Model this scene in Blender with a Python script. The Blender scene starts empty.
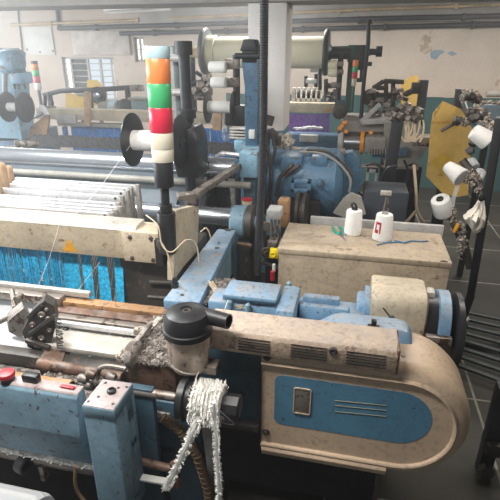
import bpy, bmesh, math, random
from math import sin, cos, tan, pi, radians
from mathutils import Vector, Matrix, Euler
random.seed(7)
C = bpy.context.scene.collection
SC = bpy.context.scene

# ------------------------------------------------------------------ camera
FPX, PITCH, YAW, CAMH = 470.0, radians(23.1), radians(12.6), 2.1
cd = bpy.data.cameras.new('camera'); cam = bpy.data.objects.new('camera', cd); C.objects.link(cam)
cd.sensor_width = 36; cd.lens = FPX/500*36; cd.clip_start = .02
cam.location = (0, 0, CAMH); cam.rotation_euler = (pi/2-PITCH, 0, YAW)
SC.camera = cam

def ray(u, v):
    x = (u-250)/FPX; y = -(v-250)/FPX
    a = (x, cos(PITCH)+y*sin(PITCH), -sin(PITCH)+y*cos(PITCH))
    return Vector((a[0]*cos(YAW)-a[1]*sin(YAW), a[0]*sin(YAW)+a[1]*cos(YAW), a[2]))
def atY(u, v, Y): d = ray(u, v); t = Y/d.y; return Vector((d.x*t, Y, CAMH+d.z*t))
def atZ(u, v, Z): d = ray(u, v); t = (Z-CAMH)/d.z; return Vector((d.x*t, d.y*t, Z))
def atX(u, v, X): d = ray(u, v); t = X/d.x; return Vector((X, d.y*t, CAMH+d.z*t))

# ------------------------------------------------------------------ materials
def lin(c): return tuple(((x/255)/12.92 if x/255 <= .04045 else ((x/255+.055)/1.055)**2.4) for x in c)+(1,)
def mat(name, rgb, rough=.55, metal=0, chips=None, dust=0, dustrgb=(150, 140, 130), var=.12, vscale=5, bump=0, bscale=60, alpha=1, emit=0, trans=0, grime=None):
    m = bpy.data.materials.new(name); m.use_nodes = True
    nt = m.node_tree; N = nt.nodes; L = nt.links; b = N['Principled BSDF']
    tc = N.new('ShaderNodeTexCoord')
    def noise(scale, detail=5, rough=.6):
        n = N.new('ShaderNodeTexNoise'); n.inputs['Scale'].default_value = scale; n.inputs['Detail'].default_value = detail
        n.inputs['Roughness'].default_value = rough; L.new(tc.outputs['Object'], n.inputs['Vector']); return n.outputs['Fac']
    def mrange(src, a, b_, c=0., d=1.):
        n = N.new('ShaderNodeMapRange'); n.inputs[1].default_value = a; n.inputs[2].default_value = b_
        n.inputs[3].default_value = c; n.inputs[4].default_value = d; L.new(src, n.inputs[0]); return n.outputs[0]
    def mix(fac, A, B):
        n = N.new('ShaderNodeMix'); n.data_type = 'RGBA'; L.new(fac, n.inputs[0])
        for s, v in ((6, A), (7, B)):
            if isinstance(v, tuple): n.inputs[s].default_value = v
            else: L.new(v, n.inputs[s])
        return n.outputs[2]
    base = lin(rgb)
    dark = tuple(x*(1-2*var) for x in base[:3])+(1,); light = tuple(min(1, x*(1+var)) for x in base[:3])+(1,)
    col = mix(mrange(noise(vscale), .35, .65), dark, light)
    if chips:
        crgb, amt, sc = chips
        col = mix(mrange(noise(sc, 8, .65), 1-amt, 1-amt+.03), col, lin(crgb))
    if dust:
        g = N.new('ShaderNodeNewGeometry'); s = N.new('ShaderNodeSeparateXYZ'); L.new(g.outputs['Normal'], s.inputs[0])
        up = mrange(s.outputs[2], .2, .9)
        mm = N.new('ShaderNodeMath'); mm.operation = 'MULTIPLY'; L.new(up, mm.inputs[0]); L.new(mrange(noise(14, 7, .7), .62-.35*dust, .75-.2*dust, 0, min(1, dust+.15)), mm.inputs[1])
        col = mix(mm.outputs[0], col, lin(dustrgb))
    if grime is None: grime = .55 if (chips or dust) and metal < .5 else 0
    if grime:
        gm = N.new('ShaderNodeMath'); gm.operation = 'MULTIPLY'; L.new(mrange(noise(46, 8, .75), .50, .66, 0, grime), gm.inputs[0]); L.new(mrange(noise(6, 5, .7), .35, .65, .15, 1), gm.inputs[1])
        col = mix(gm.outputs[0], col, lin((58, 50, 45)))
    L.new(col, b.inputs['Base Color'])
    b.inputs['Roughness'].default_value = rough; b.inputs['Metallic'].default_value = metal
    if bump:
        bn = N.new('ShaderNodeBump'); bn.inputs['Strength'].default_value = bump; bn.inputs['Distance'].default_value = .01
        L.new(noise(bscale, 6), bn.inputs['Height']); L.new(bn.outputs[0], b.inputs['Normal'])
    if alpha < 1: b.inputs['Alpha'].default_value = alpha
    if trans: b.inputs['Transmission Weight'].default_value = trans
    if emit: L.new(col, b.inputs['Emission Color']); b.inputs['Emission Strength'].default_value = emit
    return m
RUST = (88, 66, 58)
M = dict(
    blue=mat('blue_paint', (116, 154, 184), .45, chips=(RUST, .385, 22), dust=.8, dustrgb=(142, 146, 150), grime=.8),
    blocktop=mat('worn_block_top', (166, 152, 150), .5, chips=((96, 70, 66), .36, 24), dust=.3),
    blueold=mat('chipped_blue_paint', (116, 146, 162), .55, chips=((78, 60, 58), .385, 24), dust=.15, var=.12),
    blueflat=mat('blue_panel_paint', (44, 98, 138), .45, chips=(60, 62, 70), dust=0) if 0 else mat('blue_panel_paint', (80, 126, 152), .45, chips=((50, 62, 72), .36, 40), var=.06),
    bluedark=mat('dark_blue_paint', (52, 78, 92), .5, chips=((40, 44, 50), .4, 16), var=.2),
    bluefar=mat('far_blue_paint', (78, 114, 142), .42, grime=.8, chips=((70, 80, 90), .4, 12), dust=.3),
    bluestreak=mat('weathered_blue_paint', (126, 166, 188), .5, chips=((110, 92, 86), .42, 9), dust=.3),
    cream=mat('cream_paint', (190, 176, 152), .5, chips=((130, 108, 84), .38, 14), dust=.3, dustrgb=(150, 142, 134), grime=.7),
    cover=mat('cream_cover_paint', (196, 172, 146), .42, chips=((120, 88, 66), .31, 18), dust=.2, dustrgb=(150, 130, 114), var=.06, vscale=3),
    coverdust=mat('dusty_cream_paint', (186, 164, 142), .65, chips=((128, 104, 88), .4, 24), dust=.9, dustrgb=(164, 150, 138), grime=.75, bump=.4, bscale=90),
    cab=mat('cabinet_beige', (180, 162, 138), .6, chips=((128, 110, 90), .38, 9), grime=.7, dust=.5, dustrgb=(176, 162, 150), var=.1),
    grey=mat('grey_paint', (150, 146, 138), .5, dust=.3), lightgrey=mat('light_grey_paint', (178, 176, 172), .5, dust=.2),
    steel=mat('steel', (188, 190, 196), .3, 1, var=.06), chrome=mat('polished_steel', (200, 205, 212), .27, .9, var=.04, vscale=2),
    alu=mat('aluminium', (222, 222, 224), .4, .4, var=.06, dust=.15, dustrgb=(190, 188, 184)),
    dirtysteel=mat('dirty_steel', (138, 130, 122), .5, .6, chips=((84, 66, 54), .45, 18), dust=.6, dustrgb=(140, 130, 122)),
    rust=mat('rusty_steel', (118, 90, 74), .65, .3, chips=((70, 52, 44), .45, 18), dust=.5, dustrgb=(150, 138, 130), var=.2),
    plate=mat('pale_steel_plate', (188, 182, 172), .45, .1, chips=((150, 128, 112), .33, 16)),
    iron=mat('dark_iron', (74, 70, 66), .5, .4, chips=((98, 84, 74), .42, 18), dust=.3, dustrgb=(120, 112, 104), var=.25),
    black=mat('black_plastic', (30, 31, 34), .4, dust=.12, dustrgb=(100, 98, 96)), blackm=mat('black_metal', (38, 40, 44), .5, .2, dust=.15),
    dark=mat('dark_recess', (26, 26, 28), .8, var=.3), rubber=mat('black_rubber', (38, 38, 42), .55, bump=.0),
    fluff=mat('grey_lint', (158, 150, 144), .95, chips=((108, 98, 90), .5, 24), var=.2, vscale=16, bump=1., bscale=120),
    white=mat('white_yarn', (232, 230, 226), .85, var=.04, bump=.25, bscale=160), whiteplas=mat('white_plastic', (220, 218, 212), .5, var=.05),
    fringe=mat('white_fringe', (242, 240, 234), .9, var=.08, vscale=30), cloth=mat('white_cloth', (214, 214, 216), .9, var=.03),
    thread=mat('blue_yarn', (40, 186, 236), .7, var=.25, vscale=60), threadfar=mat('blue_yarn_far', (22, 112, 186), .7, var=.2, vscale=40),
    purple=mat('purple_yarn', (142, 100, 178), .7, var=.2, vscale=40),
    wood=mat('wood', (178, 146, 114), .65, var=.15, vscale=12), woodold=mat('old_wood', (166, 126, 86), .7, chips=((112, 84, 62), .45, 20), dust=.3),
    orange=mat('orange_lens', (226, 132, 76), .3, var=.03, emit=0), green=mat('green_lens', (66, 162, 104), .3, var=.03, emit=0),
    red=mat('red_lens', (196, 44, 68), .3, var=.03, emit=0), clear=mat('clear_lens', (206, 200, 180), .3, var=.08, emit=.0), cap=mat('pale_blue_cap', (170, 196, 204), .4),
    redp=mat('red_plastic', (176, 32, 46), .4), yellow=mat('yellow_plastic', (236, 206, 20), .4), teal=mat('teal_plastic', (26, 158, 132), .4), orangep=mat('orange_plastic', (236, 150, 30), .4),
    warn=mat('orange_sticker', (226, 160, 30), .5, chips=((180, 150, 110), .33, 30)),
    acry=mat('yellow_acrylic', (222, 184, 102), .25, alpha=.94, chips=((170, 136, 70), .38, 8), var=.08, grime=.3),
    acryfar=mat('far_yellow_acrylic', (222, 182, 70), .3, alpha=.85, var=.1),
    flange=mat('grey_green_flange', (92, 98, 98), .45), cloth2=mat('cream_fabric', (214, 210, 186), .8, var=.03, vscale=2),
    greenp=mat('dark_green_paint', (44, 84, 66), .5, dust=.1), darkgreen=mat('green_black_paint', (44, 54, 52), .5),
    lint=mat('lint_crust', (184, 172, 158), .95, chips=((84, 76, 68), .46, 50), var=.25, vscale=40, bump=.8),
    polythene=mat('thin_polythene', (226, 230, 234), .25, alpha=.45), bag=mat('white_bag_film', (222, 214, 200), .4, alpha=.93, var=.06, vscale=20),
    pot=mat('clear_dirty_plastic', (192, 172, 154), .15, alpha=.97, chips=((140, 120, 106), .42, 26), var=.12, vscale=9, grime=.3),
    cord=mat('cream_cord', (206, 188, 160), .8), bluecord=mat('blue_cord', (60, 120, 160), .7), hose=mat('brown_hose', (110, 88, 62), .6),
    warpd=mat('dark_warp_sheet', (96, 106, 114), .6, var=.08), gold=mat('gold_line', (146, 142, 118), .5), pipe=mat('pipe_grey', (74, 76, 80), .5), pipey=mat('pipe_cream', (206, 182, 146), .5),
)

# ------------------------------------------------------------------ mesh builder
class MB:
    def __init__(s): s.bm = bmesh.new()
    def _add(s, verts, faces, M4=None):
        vs = [s.bm.verts.new(M4 @ Vector(v) if M4 else Vector(v)) for v in verts]
        fs = []
        for f in faces:
            try: fs.append(s.bm.faces.new([vs[i] for i in f]))
            except ValueError: pass
        return vs, fs
    def box(s, c, size, rot=None, bev=.004):
        M4 = Matrix.Translation(Vector(c)) @ ((rot.to_matrix().to_4x4() if isinstance(rot, Euler) else rot.to_4x4()) if rot else Matrix.Identity(4))
        x, y, z = [q/2 for q in size]
        vs, fs = s._add([(-x, -y, -z), (x, -y, -z), (x, y, -z), (-x, y, -z), (-x, -y, z), (x, -y, z), (x, y, z), (-x, y, z)],
                        [(0, 3, 2, 1), (4, 5, 6, 7), (0, 1, 5, 4), (1, 2, 6, 5), (2, 3, 7, 6), (3, 0, 4, 7)], M4)
        bev = min(bev, min(size)*.3)
        if bev > .0008: bmesh.ops.bevel(s.bm, geom=list({e for f in fs for e in f.edges}), offset=bev, segments=2, affect='EDGES', profile=.5)
        return s
    def bx(s, x0, x1, y0, y1, z0, z1, bev=.004):
        return s.box(((x0+x1)/2, (y0+y1)/2, (z0+z1)/2), (abs(x1-x0), abs(y1-y0), abs(z1-z0)), None, bev)
    def bar(s, p0, p1, w, h, bev=.003, up=(0, 0, 1)):
        p0, p1 = Vector(p0), Vector(p1); d = (p1-p0); l = d.length; d.normalize()
        u = Vector(up)
        if abs(d.dot(u)) > .98: u = Vector((0, 1, 0))
        sd = d.cross(u).normalized(); u2 = sd.cross(d).normalized()
        R = Matrix((d, sd, u2)).transposed()
        return s.box((p0+p1)/2, (l, w, h), R, bev)
    def _frame(s, d):
        d = d.normalized(); u = Vector((0, 0, 1)) if abs(d.z) < .95 else Vector((1, 0, 0))
        a = d.cross(u).normalized(); return a, d.cross(a).normalized()
    def lathe(s, p0, axis, prof, n=24, cap=True):
        p0 = Vector(p0); ax = Vector(axis).normalized(); a, b = s._frame(ax)
        rings = [[p0+ax*t+(a*cos(2*pi*k/n)+b*sin(2*pi*k/n))*r for k in range(n)] for t, r in prof]
        return s.loft(rings, True, cap)
    def cyl(s, p0, p1, r0, r1=None, n=20):
        p0, p1 = Vector(p0), Vector(p1); l = (p1-p0).length; r1 = r0 if r1 is None else r1; e = min(.003, r0*.2, l*.2)
        return s.lathe(p0, p1-p0, [(0, r0-e), (e, r0), (l-e, r1), (l, r1-e if r1 > e else r1)], n)
    def loft(s, rings, closed=True, cap=True):
        n = len(rings[0]); vs = [[s.bm.verts.new(p) for p in r] for r in rings]
        for i in range(len(rings)-1):
            for k in range(n if closed else n-1):
                try: s.bm.faces.new((vs[i][k], vs[i][(k+1) % n], vs[i+1][(k+1) % n], vs[i+1][k]))
                except ValueError: pass
        if cap and closed:
            for r in (vs[0][::-1], vs[-1]):
                try: s.bm.faces.new(r)
                except ValueError: pass
        return s
    def tube(s, pts, r, n=8, smooth=0, taper=None):
        pts = [Vector(p) for p in pts]
        if smooth:
            q = []
            for i in range(len(pts)-1):
                p0, p1, p2, p3 = pts[max(i-1, 0)], pts[i], pts[i+1], pts[min(i+2, len(pts)-1)]
                for k in range(smooth):
                    t = k/smooth
                    q.append(.5*((2*p1)+(p2-p0)*t+(2*p0-5*p1+4*p2-p3)*t*t+(3*p1-p0-3*p2+p3)*t**3))
            pts = q+[pts[-1]]
        rings = []; a = None
        for i, p in enumerate(pts):
            d = (pts[min(i+1, len(pts)-1)]-pts[max(i-1, 0)])
            if d.length < 1e-9: d = Vector((0, 0, 1))
            d.normalize()
            if a is None: a, b = s._frame(d)
            else:
                a = (a-d*a.dot(d)); a = a.normalized() if a.length > 1e-6 else s._frame(d)[0]; b = d.cross(a)
            rr = r*(taper[0]+(taper[1]-taper[0])*i/max(1, len(pts)-1)) if taper else r
            rings.append([p+(a*cos(2*pi*k/n)+b*sin(2*pi*k/n))*rr for k in range(n)])
        return s.loft(rings)
    def prism(s, pts, plane, a, b, bev=0):
        f = {'xz': lambda p, t: (p[0], t, p[1]), 'yz': lambda p, t: (t, p[0], p[1]), 'xy': lambda p, t: (p[0], p[1], t)}[plane]
        n = len(pts)
        vs, fs = s._add([f(p, a) for p in pts]+[f(p, b) for p in pts],
                        [tuple(range(n))[::-1], tuple(range(n, 2*n))]+[(k, (k+1) % n, n+(k+1) % n, n+k) for k in range(n)])
        if bev: bmesh.ops.bevel(s.bm, geom=list({e for q in fs for e in q.edges}), offset=bev, segments=2, affect='EDGES', profile=.5)
        return s
    def poly(s, pts, dv):   # a 3-D polygon thickened along dv
        dv = Vector(dv); return s.loft([[Vector(p) for p in pts], [Vector(p)+dv for p in pts]])
    def blob(s, c, r, amp=.2, n=2, sq=(1, 1, 1)):
        res = bmesh.ops.create_icosphere(s.bm, subdivisions=n, radius=1)
        for v in res['verts']:
            k = r*(1+random.uniform(-amp, amp)); v.co = Vector((v.co.x*sq[0]*k, v.co.y*sq[1]*k, v.co.z*sq[2]*k))+Vector(c)
        return s
    def bolt(s, p, ax, r=.008, h=.006):
        s.lathe(p, ax, [(0, r), (h*.7, r), (h, r*.8)], 6); return s
    def build(s, name, m, parent=None, loc=None, kind=None, label=None, split=False):
        bm = s.bm
        if split:
            left = set(bm.verts); out = None
            while left:
                st = [next(iter(left))]; isl = set(st)
                while st:
                    for e in st.pop().link_edges:
                        for v in e.verts:
                            if v not in isl: isl.add(v); st.append(v)
                left -= isl; nb = MB(); mp = {v: nb.bm.verts.new(v.co) for v in isl}
                for f in {f for v in isl for f in v.link_faces}: nb.bm.faces.new([mp[v] for v in f.verts])
                out = nb.build(name, m, parent, loc, kind, label)
            bm.free(); return out
        bm = s.bm; bmesh.ops.recalc_face_normals(bm, faces=bm.faces)
        o0 = Vector(loc) if loc is not None else Vector((0, 0, 0))
        if parent is not None:
            q = parent
            while q is not None: o0 = o0+Vector(q.location); q = q.parent
        elif loc is None and len(bm.verts):
            xs = [v.co for v in bm.verts]; o0 = Vector(((min(v.x for v in xs)+max(v.x for v in xs))/2, (min(v.y for v in xs)+max(v.y for v in xs))/2, min(v.z for v in xs)))
        for v in bm.verts: v.co -= o0
        for f in bm.faces: f.smooth = True
        for e in bm.edges:
            if len(e.link_faces) == 2 and e.calc_face_angle(0) > radians(38): e.smooth = False
        me = bpy.data.meshes.new(name); bm.to_mesh(me); bm.free()
        me.materials.append(M[m] if isinstance(m, str) else m)
        o = bpy.data.objects.new(name, me); C.objects.link(o)
        if parent is not None: o.parent = parent; o.location = Vector(loc) if loc is not None else (0, 0, 0)
        else: o.location = o0
        if kind: o['kind'] = kind
        if label: o['label'] = label
        return o
def tag(o, label, cat, group=None):
    o['label'] = label; o['category'] = cat
    if group: o['group'] = group
    return o
def thing(name, label, cat, loc, group=None):
    o = bpy.data.objects.new(name, None); C.objects.link(o); o.location = loc; o.empty_display_size = .05
    return tag(o, label, cat, group)
def struct(mb, name, m): return mb.build(name, m, kind='structure')
def copy_tree(o, parent=None):
    c = o.copy(); C.objects.link(c)
    if parent is not None: c.parent = parent
    for ch in list(o.children): copy_tree(ch, c)
    return c

# ================================================================== THE ROOM
def wall_mat(name, up, low, zl, rgbgrey=None):
    m = mat(name, up, .85, chips=((186, 166, 146), .36, 2.6), var=.06, vscale=1.2, grime=.18)
    nt = m.node_tree; N = nt.nodes; L = nt.links; b = N['Principled BSDF']
    src = b.inputs['Base Color'].links[0].from_socket
    g = N.new('ShaderNodeNewGeometry'); s = N.new('ShaderNodeSeparateXYZ'); L.new(g.outputs['Position'], s.inputs[0])
    n = N.new('ShaderNodeTexNoise'); n.inputs['Scale'].default_value = 3; L.new(g.outputs['Position'], n.inputs['Vector'])
    ad = N.new('ShaderNodeMath'); ad.operation = 'MULTIPLY_ADD'; ad.inputs[1].default_value = .05; L.new(n.outputs['Fac'], ad.inputs[0]); L.new(s.outputs[2], ad.inputs[2])
    lt = N.new('ShaderNodeMath'); lt.operation = 'LESS_THAN'; lt.inputs[1].default_value = zl+.025; L.new(ad.outputs[0], lt.inputs[0])
    mx = N.new('ShaderNodeMix'); mx.data_type = 'RGBA'; gx = N.new('ShaderNodeMath'); gx.operation = 'GREATER_THAN'; gx.inputs[1].default_value = -2.2; L.new(s.outputs[0], gx.inputs[0])
    g2 = N.new('ShaderNodeMath'); g2.operation = 'MULTIPLY'; L.new(lt.outputs[0], g2.inputs[0]); L.new(gx.outputs[0], g2.inputs[1]); L.new(g2.outputs[0], mx.inputs[0]); L.new(src, mx.inputs[6]); mx.inputs[7].default_value = lin(low)
    # grime rising above the painted band
    mr = N.new('ShaderNodeMapRange'); mr.inputs[1].default_value = zl; mr.inputs[2].default_value = zl+.35; mr.inputs[3].default_value = .5; mr.inputs[4].default_value = 0; L.new(s.outputs[2], mr.inputs[0])
    n2 = N.new('ShaderNodeTexNoise'); n2.inputs['Scale'].default_value = 2.5; n2.inputs['Detail'].default_value = 6; L.new(g.outputs['Position'], n2.inputs['Vector'])
    mm = N.new('ShaderNodeMath'); mm.operation = 'MULTIPLY'; L.new(mr.outputs[0], mm.inputs[0]); L.new(n2.outputs['Fac'], mm.inputs[1])
    m2 = N.new('ShaderNodeMix'); m2.data_type = 'RGBA'; L.new(mm.outputs[0], m2.inputs[0]); L.new(src, m2.inputs[6]); m2.inputs[7].default_value = lin((150, 118, 92)); L.new(m2.outputs[2], mx.inputs[6])
    L.new(mx.outputs[2], b.inputs['Base Color']); return m
WY = 8.0
wm = wall_mat('back_wall_paint', (216, 202, 188), (56, 92, 92), 1.425)
pm = wall_mat('pillar_paint', (240, 236, 232), (84, 128, 142), 1.44)
fm = mat('floor_concrete', (60, 58, 51), .7, chips=((112, 108, 98), .33, 3), var=.2, vscale=1.5)
nt = fm.node_tree; b = nt.nodes['Principled BSDF']; src = b.inputs['Base Color'].links[0].from_socket
bt = nt.nodes.new('ShaderNodeTexBrick'); bt.offset = 0; bt.inputs['Scale'].default_value = 1; bt.inputs['Brick Width'].default_value = .9; bt.inputs['Row Height'].default_value = .9; bt.inputs['Mortar Size'].default_value = .008
gg = nt.nodes.new('ShaderNodeNewGeometry'); nt.links.new(gg.outputs['Position'], bt.inputs['Vector'])
n3 = nt.nodes.new('ShaderNodeTexNoise'); n3.inputs['Scale'].default_value = 9; nt.links.new(gg.outputs['Position'], n3.inputs['Vector'])
mq = nt.nodes.new('ShaderNodeMath'); mq.operation = 'MULTIPLY'; nt.links.new(bt.outputs['Fac'], mq.inputs[0]); nt.links.new(n3.outputs['Fac'], mq.inputs[1])
mx = nt.nodes.new('ShaderNodeMix'); mx.data_type = 'RGBA'; nt.links.new(mq.outputs[0], mx.inputs[0]); nt.links.new(src, mx.inputs[6]); mx.inputs[7].default_value = lin((176, 170, 158)); nt.links.new(mx.outputs[2], b.inputs['Base Color'])
struct(MB().bx(-8, 5.5, -3, WY+.2, -.1, 0, 0), 'floor', fm)
def hole_wall(x0, x1, z0, z1, y, th, holes):
    mb = MB(); xs = sorted({x0, x1, *[h[0] for h in holes], *[h[1] for h in holes]}); zs = sorted({z0, z1, *[h[2] for h in holes], *[h[3] for h in holes]})
    for a, b in zip(xs, xs[1:]):
        for c, d in zip(zs, zs[1:]):
            if any(h[0]-1e-6 <= a and b <= h[1]+1e-6 and h[2]-1e-6 <= c and d <= h[3]+1e-6 for h in holes): continue
            mb.bx(a, b, y, y+th, c, d, 0)
    return mb
def rect(u0, v0, u1, v1, Y): a = atY(u0, v0, Y); b = atY(u1, v1, Y); return (min(a.x, b.x), max(a.x, b.x), min(a.z, b.z), max(a.z, b.z))
H1 = rect(61, 57, 118, 101, WY); H2 = rect(133, 37, 145, 62, WY)
struct(hole_wall(-8, 5.5, 0, 2.85, WY, .2, [H1, H2]), 'wall_back', wm)
struct(MB().bx(-8.2, -8, -3, WY+.2, 0, 2.85, 0), 'wall_left', wm)
struct(MB().bx(5.5, 5.7, -3, WY+.2, 0, 2.85, 0), 'wall_right', wm)
cm = mat('ceiling_paint', (176, 172, 168), .9, var=.06)
struct(MB().bx(-8.2, 5.7, -3, WY+.2, 2.85, 3.0, 0), 'ceiling', cm)
struct(MB().bx(-3.6, 5.5, WY-.12, WY, 2.47, 2.85, .01), 'trim_1', cm)          # added grey strip standing in for the back wall's shadowed upper band
struct(MB().bx(-8, 5.5, 4.2, 4.62, 2.455, 2.85, .01), 'trim_2', cm)            # ceiling beam over the pillar
px0 = atY(248, 60, 4.25).x; px1 = atY(285.5, 60, 4.25).x
struct(MB().bx(px0, px1, 4.25, 4.6, 0, 2.455, .012), 'pillar', pm)
# windows
glow = bpy.data.materials.new('daylight_pane'); glow.use_nodes = True
nt = glow.node_tree; nt.nodes.remove(nt.nodes['Principled BSDF']); e = nt.nodes.new('ShaderNodeEmission'); e.inputs[0].default_value = (.86, .93, 1, 1); e.inputs[1].default_value = 1.1
nt.links.new(e.outputs[0], nt.nodes['Material Output'].inputs[0])
glow2 = glow.copy(); glow2.node_tree.nodes['Emission'].inputs[1].default_value = 3.0; glow2.node_tree.nodes['Emission'].inputs[0].default_value = (1, .97, .92, 1)
glow3 = glow.copy(); glow3.node_tree.nodes['Emission'].inputs[1].default_value = .62; glow3.node_tree.nodes['Emission'].inputs[0].default_value = (.8, .92, 1, 1)
def window(n, H, panes, bars):
    x0, x1, z0, z1 = H; mb = MB(); w = .035
    for a in ((x0, x0+w, z0, z1), (x1-w, x1, z0, z1), (x0, x1, z0, z0+w), (x0, x1, z1-w, z1)): mb.bx(a[0], a[1], WY+.05, WY+.12, a[2], a[3], 0)
    for f in bars[0]: X = x0+(x1-x0)*f; mb.bx(X-.02, X+.02, WY+.06, WY+.1, z0, z1, 0)
    for f in bars[1]: Z = z0+(z1-z0)*f; mb.bx(x0, x1, WY+.07, WY+.09, Z-.008, Z+.008, 0)
    o = struct(mb, f'window_{n}', 'lightgrey')
    for f0, f1, m in panes:
        p = MB().bx(x0+(x1-x0)*f0, x0+(x1-x0)*f1, WY+.1, WY+.105, z0, z1, 0).build('pane', m, o)
    return o
w1 = window(1, H1, [(0, .13, glow2), (.13, .46, 'blackm'), (.46, .92, glow3), (.92, 1, glow2)], ([.13, .46, .7, .92], [.14, .28, .42, .56, .7, .85]))
w2 = window(2, H2, [(0, 1, glow2)], ([.5], [.5]))
# wall mounted boards, pipes and conduits
def wallpipe(name, label, pts, r, m, clamps=0):
    t = thing(name, label, 'pipe', pts[0]); MB().tube(pts, r, 10).build('tube', m, t)
    for k in range(clamps):
        f = (k+.5)/clamps; p = Vector(pts[0]).lerp(Vector(pts[-1]), f)
        MB().bx(p.x-.02, p.x+.02, p.y-r-.01, WY, p.z-r-.012, p.z+r+.012, .003).build('clamp', m, t)
P = lambda u, v, y=WY-.06: atY(u, v, y)
wallpipe('wall_pipe', 'thin cream pipe along the back wall, topmost of the three wall pipes', [P(10, 25), P(130, 20.5), P(250, 14.5, WY-.18), P(380, 9, WY-.18), P(520, 4, WY-.18)], .022, 'pipey', 5)
wallpipe('wall_pipe', 'dark pipe along the back wall just below the thin cream pipe', [P(58, 28.5), P(240, 23, WY-.18), P(380, 18.5, WY-.18), P(520, 15.5, WY-.18)], .035, 'pipe', 5)
wallpipe('wall_pipe', 'dark pipe on the back wall, lowest of the three wall pipes', [P(120, 33.5), P(240, 31), P(380, 27), P(520, 24)], .035, 'pipe', 5)
wallpipe('wall_conduit', 'slim dark conduit running down the back wall beside the grey wall board', [P(17, 4, WY-.02), P(23, 56, WY-.02)], .012, 'pipe')
wallpipe('wall_conduit', 'broad dark conduit dropping from the ceiling to the dark pipe', [P(56, 4, WY-.03), P(59.5, 29, WY-.03)], .03, 'pipe')
a, b = P(21, 27), P(54, 55)
t = thing('wall_board', 'pale grey board screwed flat on the back wall above blue machine', 'board', (a.x, WY, b.z))
MB().bx(a.x, b.x, WY-.03, WY, b.z, a.z, .004).build('panel', 'whiteplas', t)
for u, v in ((27, 49.5), (40, 52), (53, 51)): p = P(u, v, WY-.03); MB().bolt(p, (0, -1, 0), .02, .015).build('screw', 'dirtysteel', t)
a, b = P(70, 31), P(130, 55)
tag(MB().bx(a.x, b.x, WY-.05, WY, b.z, a.z, .01).build('wall_panel', mat('faded_board', (212, 202, 194), .8)), 'large faded pale panel on the back wall above the barred window', 'panel')
t = thing('tube_light', 'white fluorescent tube fitting hanging near the ceiling above the barred window', 'light', P(118, 8, 6.5))
a, b = atY(104, 9, 6.5), atY(170, 5, 6.5)
MB().bar(a, b, .06, .05).build('housing', 'whiteplas', t)
MB().cyl(a-Vector((0, 0, .05)), b-Vector((0, 0, .05)), .016).build('tube', 'whiteplas', t)
MB().cyl(a.lerp(b, .15), Vector((a.lerp(b, .15).x, 6.5, 2.85)), .006).cyl(a.lerp(b, .85), Vector((a.lerp(b, .85).x, 6.5, 2.85)), .006).build('hanger', 'steel', t)
# blue peeled paint on the wall
for pts, in (([(430, 53), (434, 50), (442, 50), (445, 52), (440, 55), (436, 60), (431, 58)],), ([(447, 53), (452, 51), (457, 54), (452, 56)],)):
    q = [P(u, v, WY-.004) for u, v in pts]
    o = MB().poly(q, (0, .004, 0)).build('trim_paint_patch', mat('peeled_blue', (150, 172, 186), .8), kind='structure')

# ================================================================== THE FRONT LOOM
loom = thing('weaving_loom', 'blue and cream rapier loom in front, with rounded gear cover and blue threads', 'loom', (-.6, 1.7, 0))
def part(mb, name, m, parent=loom, **k): return mb.build(name, m, parent, **k)
# --- gear cover
CX, CZ, R = .244, .803, .262
def dring(ins, y, xl=-.28):
    r = R-ins; pts = [Vector((xl, y, CZ-r))]
    for k in range(33): a = -pi/2+pi*k/32; pts.append(Vector((CX+r*cos(a), y, CZ+r*sin(a))))
    pts.append(Vector((xl, y, CZ+r))); return pts
mb = MB(); mb.loft([dring(i, y) for i, y in ((.012, 1.72), (0, 1.68), (0, 1.51), (.006, 1.487), (.018, 1.468), (.034, 1.456), (.05, 1.452), (.055, 1.444), (.06, 1.441), (.066, 1.444), (.069, 1.455))])
cover = part(mb, 'gear_cover', 'cover')
def stad(ins, xl, xr, z0, z1, y, rl=.03):
    zc = (z0+z1)/2; r = (z1-z0)/2; pts = []
    for k in range(25): a = -pi/2+pi*k/24; pts.append(Vector((xr-r+r*cos(a), y, zc+r*sin(a))))
    for cx, cz, a0 in ((xl+rl, z1-rl, pi/2), (xl+rl, z0+rl, pi)):
        for k in range(6): a = a0+pi/2*k/5; pts.append(Vector((cx+rl*cos(a), y, cz+rl*sin(a))))
    return pts
bl = atY(275, 374, 1.45); br = atY(433, 418, 1.45); bz0 = atY(275, 423, 1.45).z
mb = MB(); mb.loft([stad(0, bl.x, br.x, bz0-.005, bl.z-.005, y) for y in (1.4535, 1.4565)])
panel = part(mb, 'blue_panel', 'blueflat', cover, label='blue painted panel')
a, b = atY(295, 388, 1.452), atY(309, 414, 1.452)
mb = MB(); mb.bx(a.x, b.x, 1.4505, 1.4545, b.z, a.z, .001); part(mb, 'panel_window', 'dirtysteel', cover)
mb = MB()
for q in ((a.x-.004, a.x, b.z, a.z), (b.x, b.x+.004, b.z, a.z), (a.x, b.x, a.z, a.z+.004), (a.x, b.x, b.z-.004, b.z)): mb.bx(q[0], q[1], 1.448, 1.455, q[2], q[3], .0005)
part(mb, 'window_edge', 'cover', cover)
mb = MB()
for v in (400.5, 405.5, 411.5): p, q = atY(335, v, 1.4525), atY(386, v+5, 1.4525); mb.bar(p, q, .003, .0015, .0003)
part(mb, 'gold_line', 'gold', cover, split=True)
mb = MB()
for u, v in ((267, 357), (266, 432)):
    p = atY(u, v, 1.452); mb.lathe(p, (0, -1, 0), [(0, .016), (.004, .015), (.005, .009), (.012, .008)], 12)
part(mb, 'cover_bolt', 'iron', cover, split=True)
part(MB().prism([(1.435, .58), (1.45, .545), (1.62, .545), (1.62, .60), (1.45, .60)], 'yz', -.275, .225, .003), 'bottom_lip', 'cover', cover)
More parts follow.
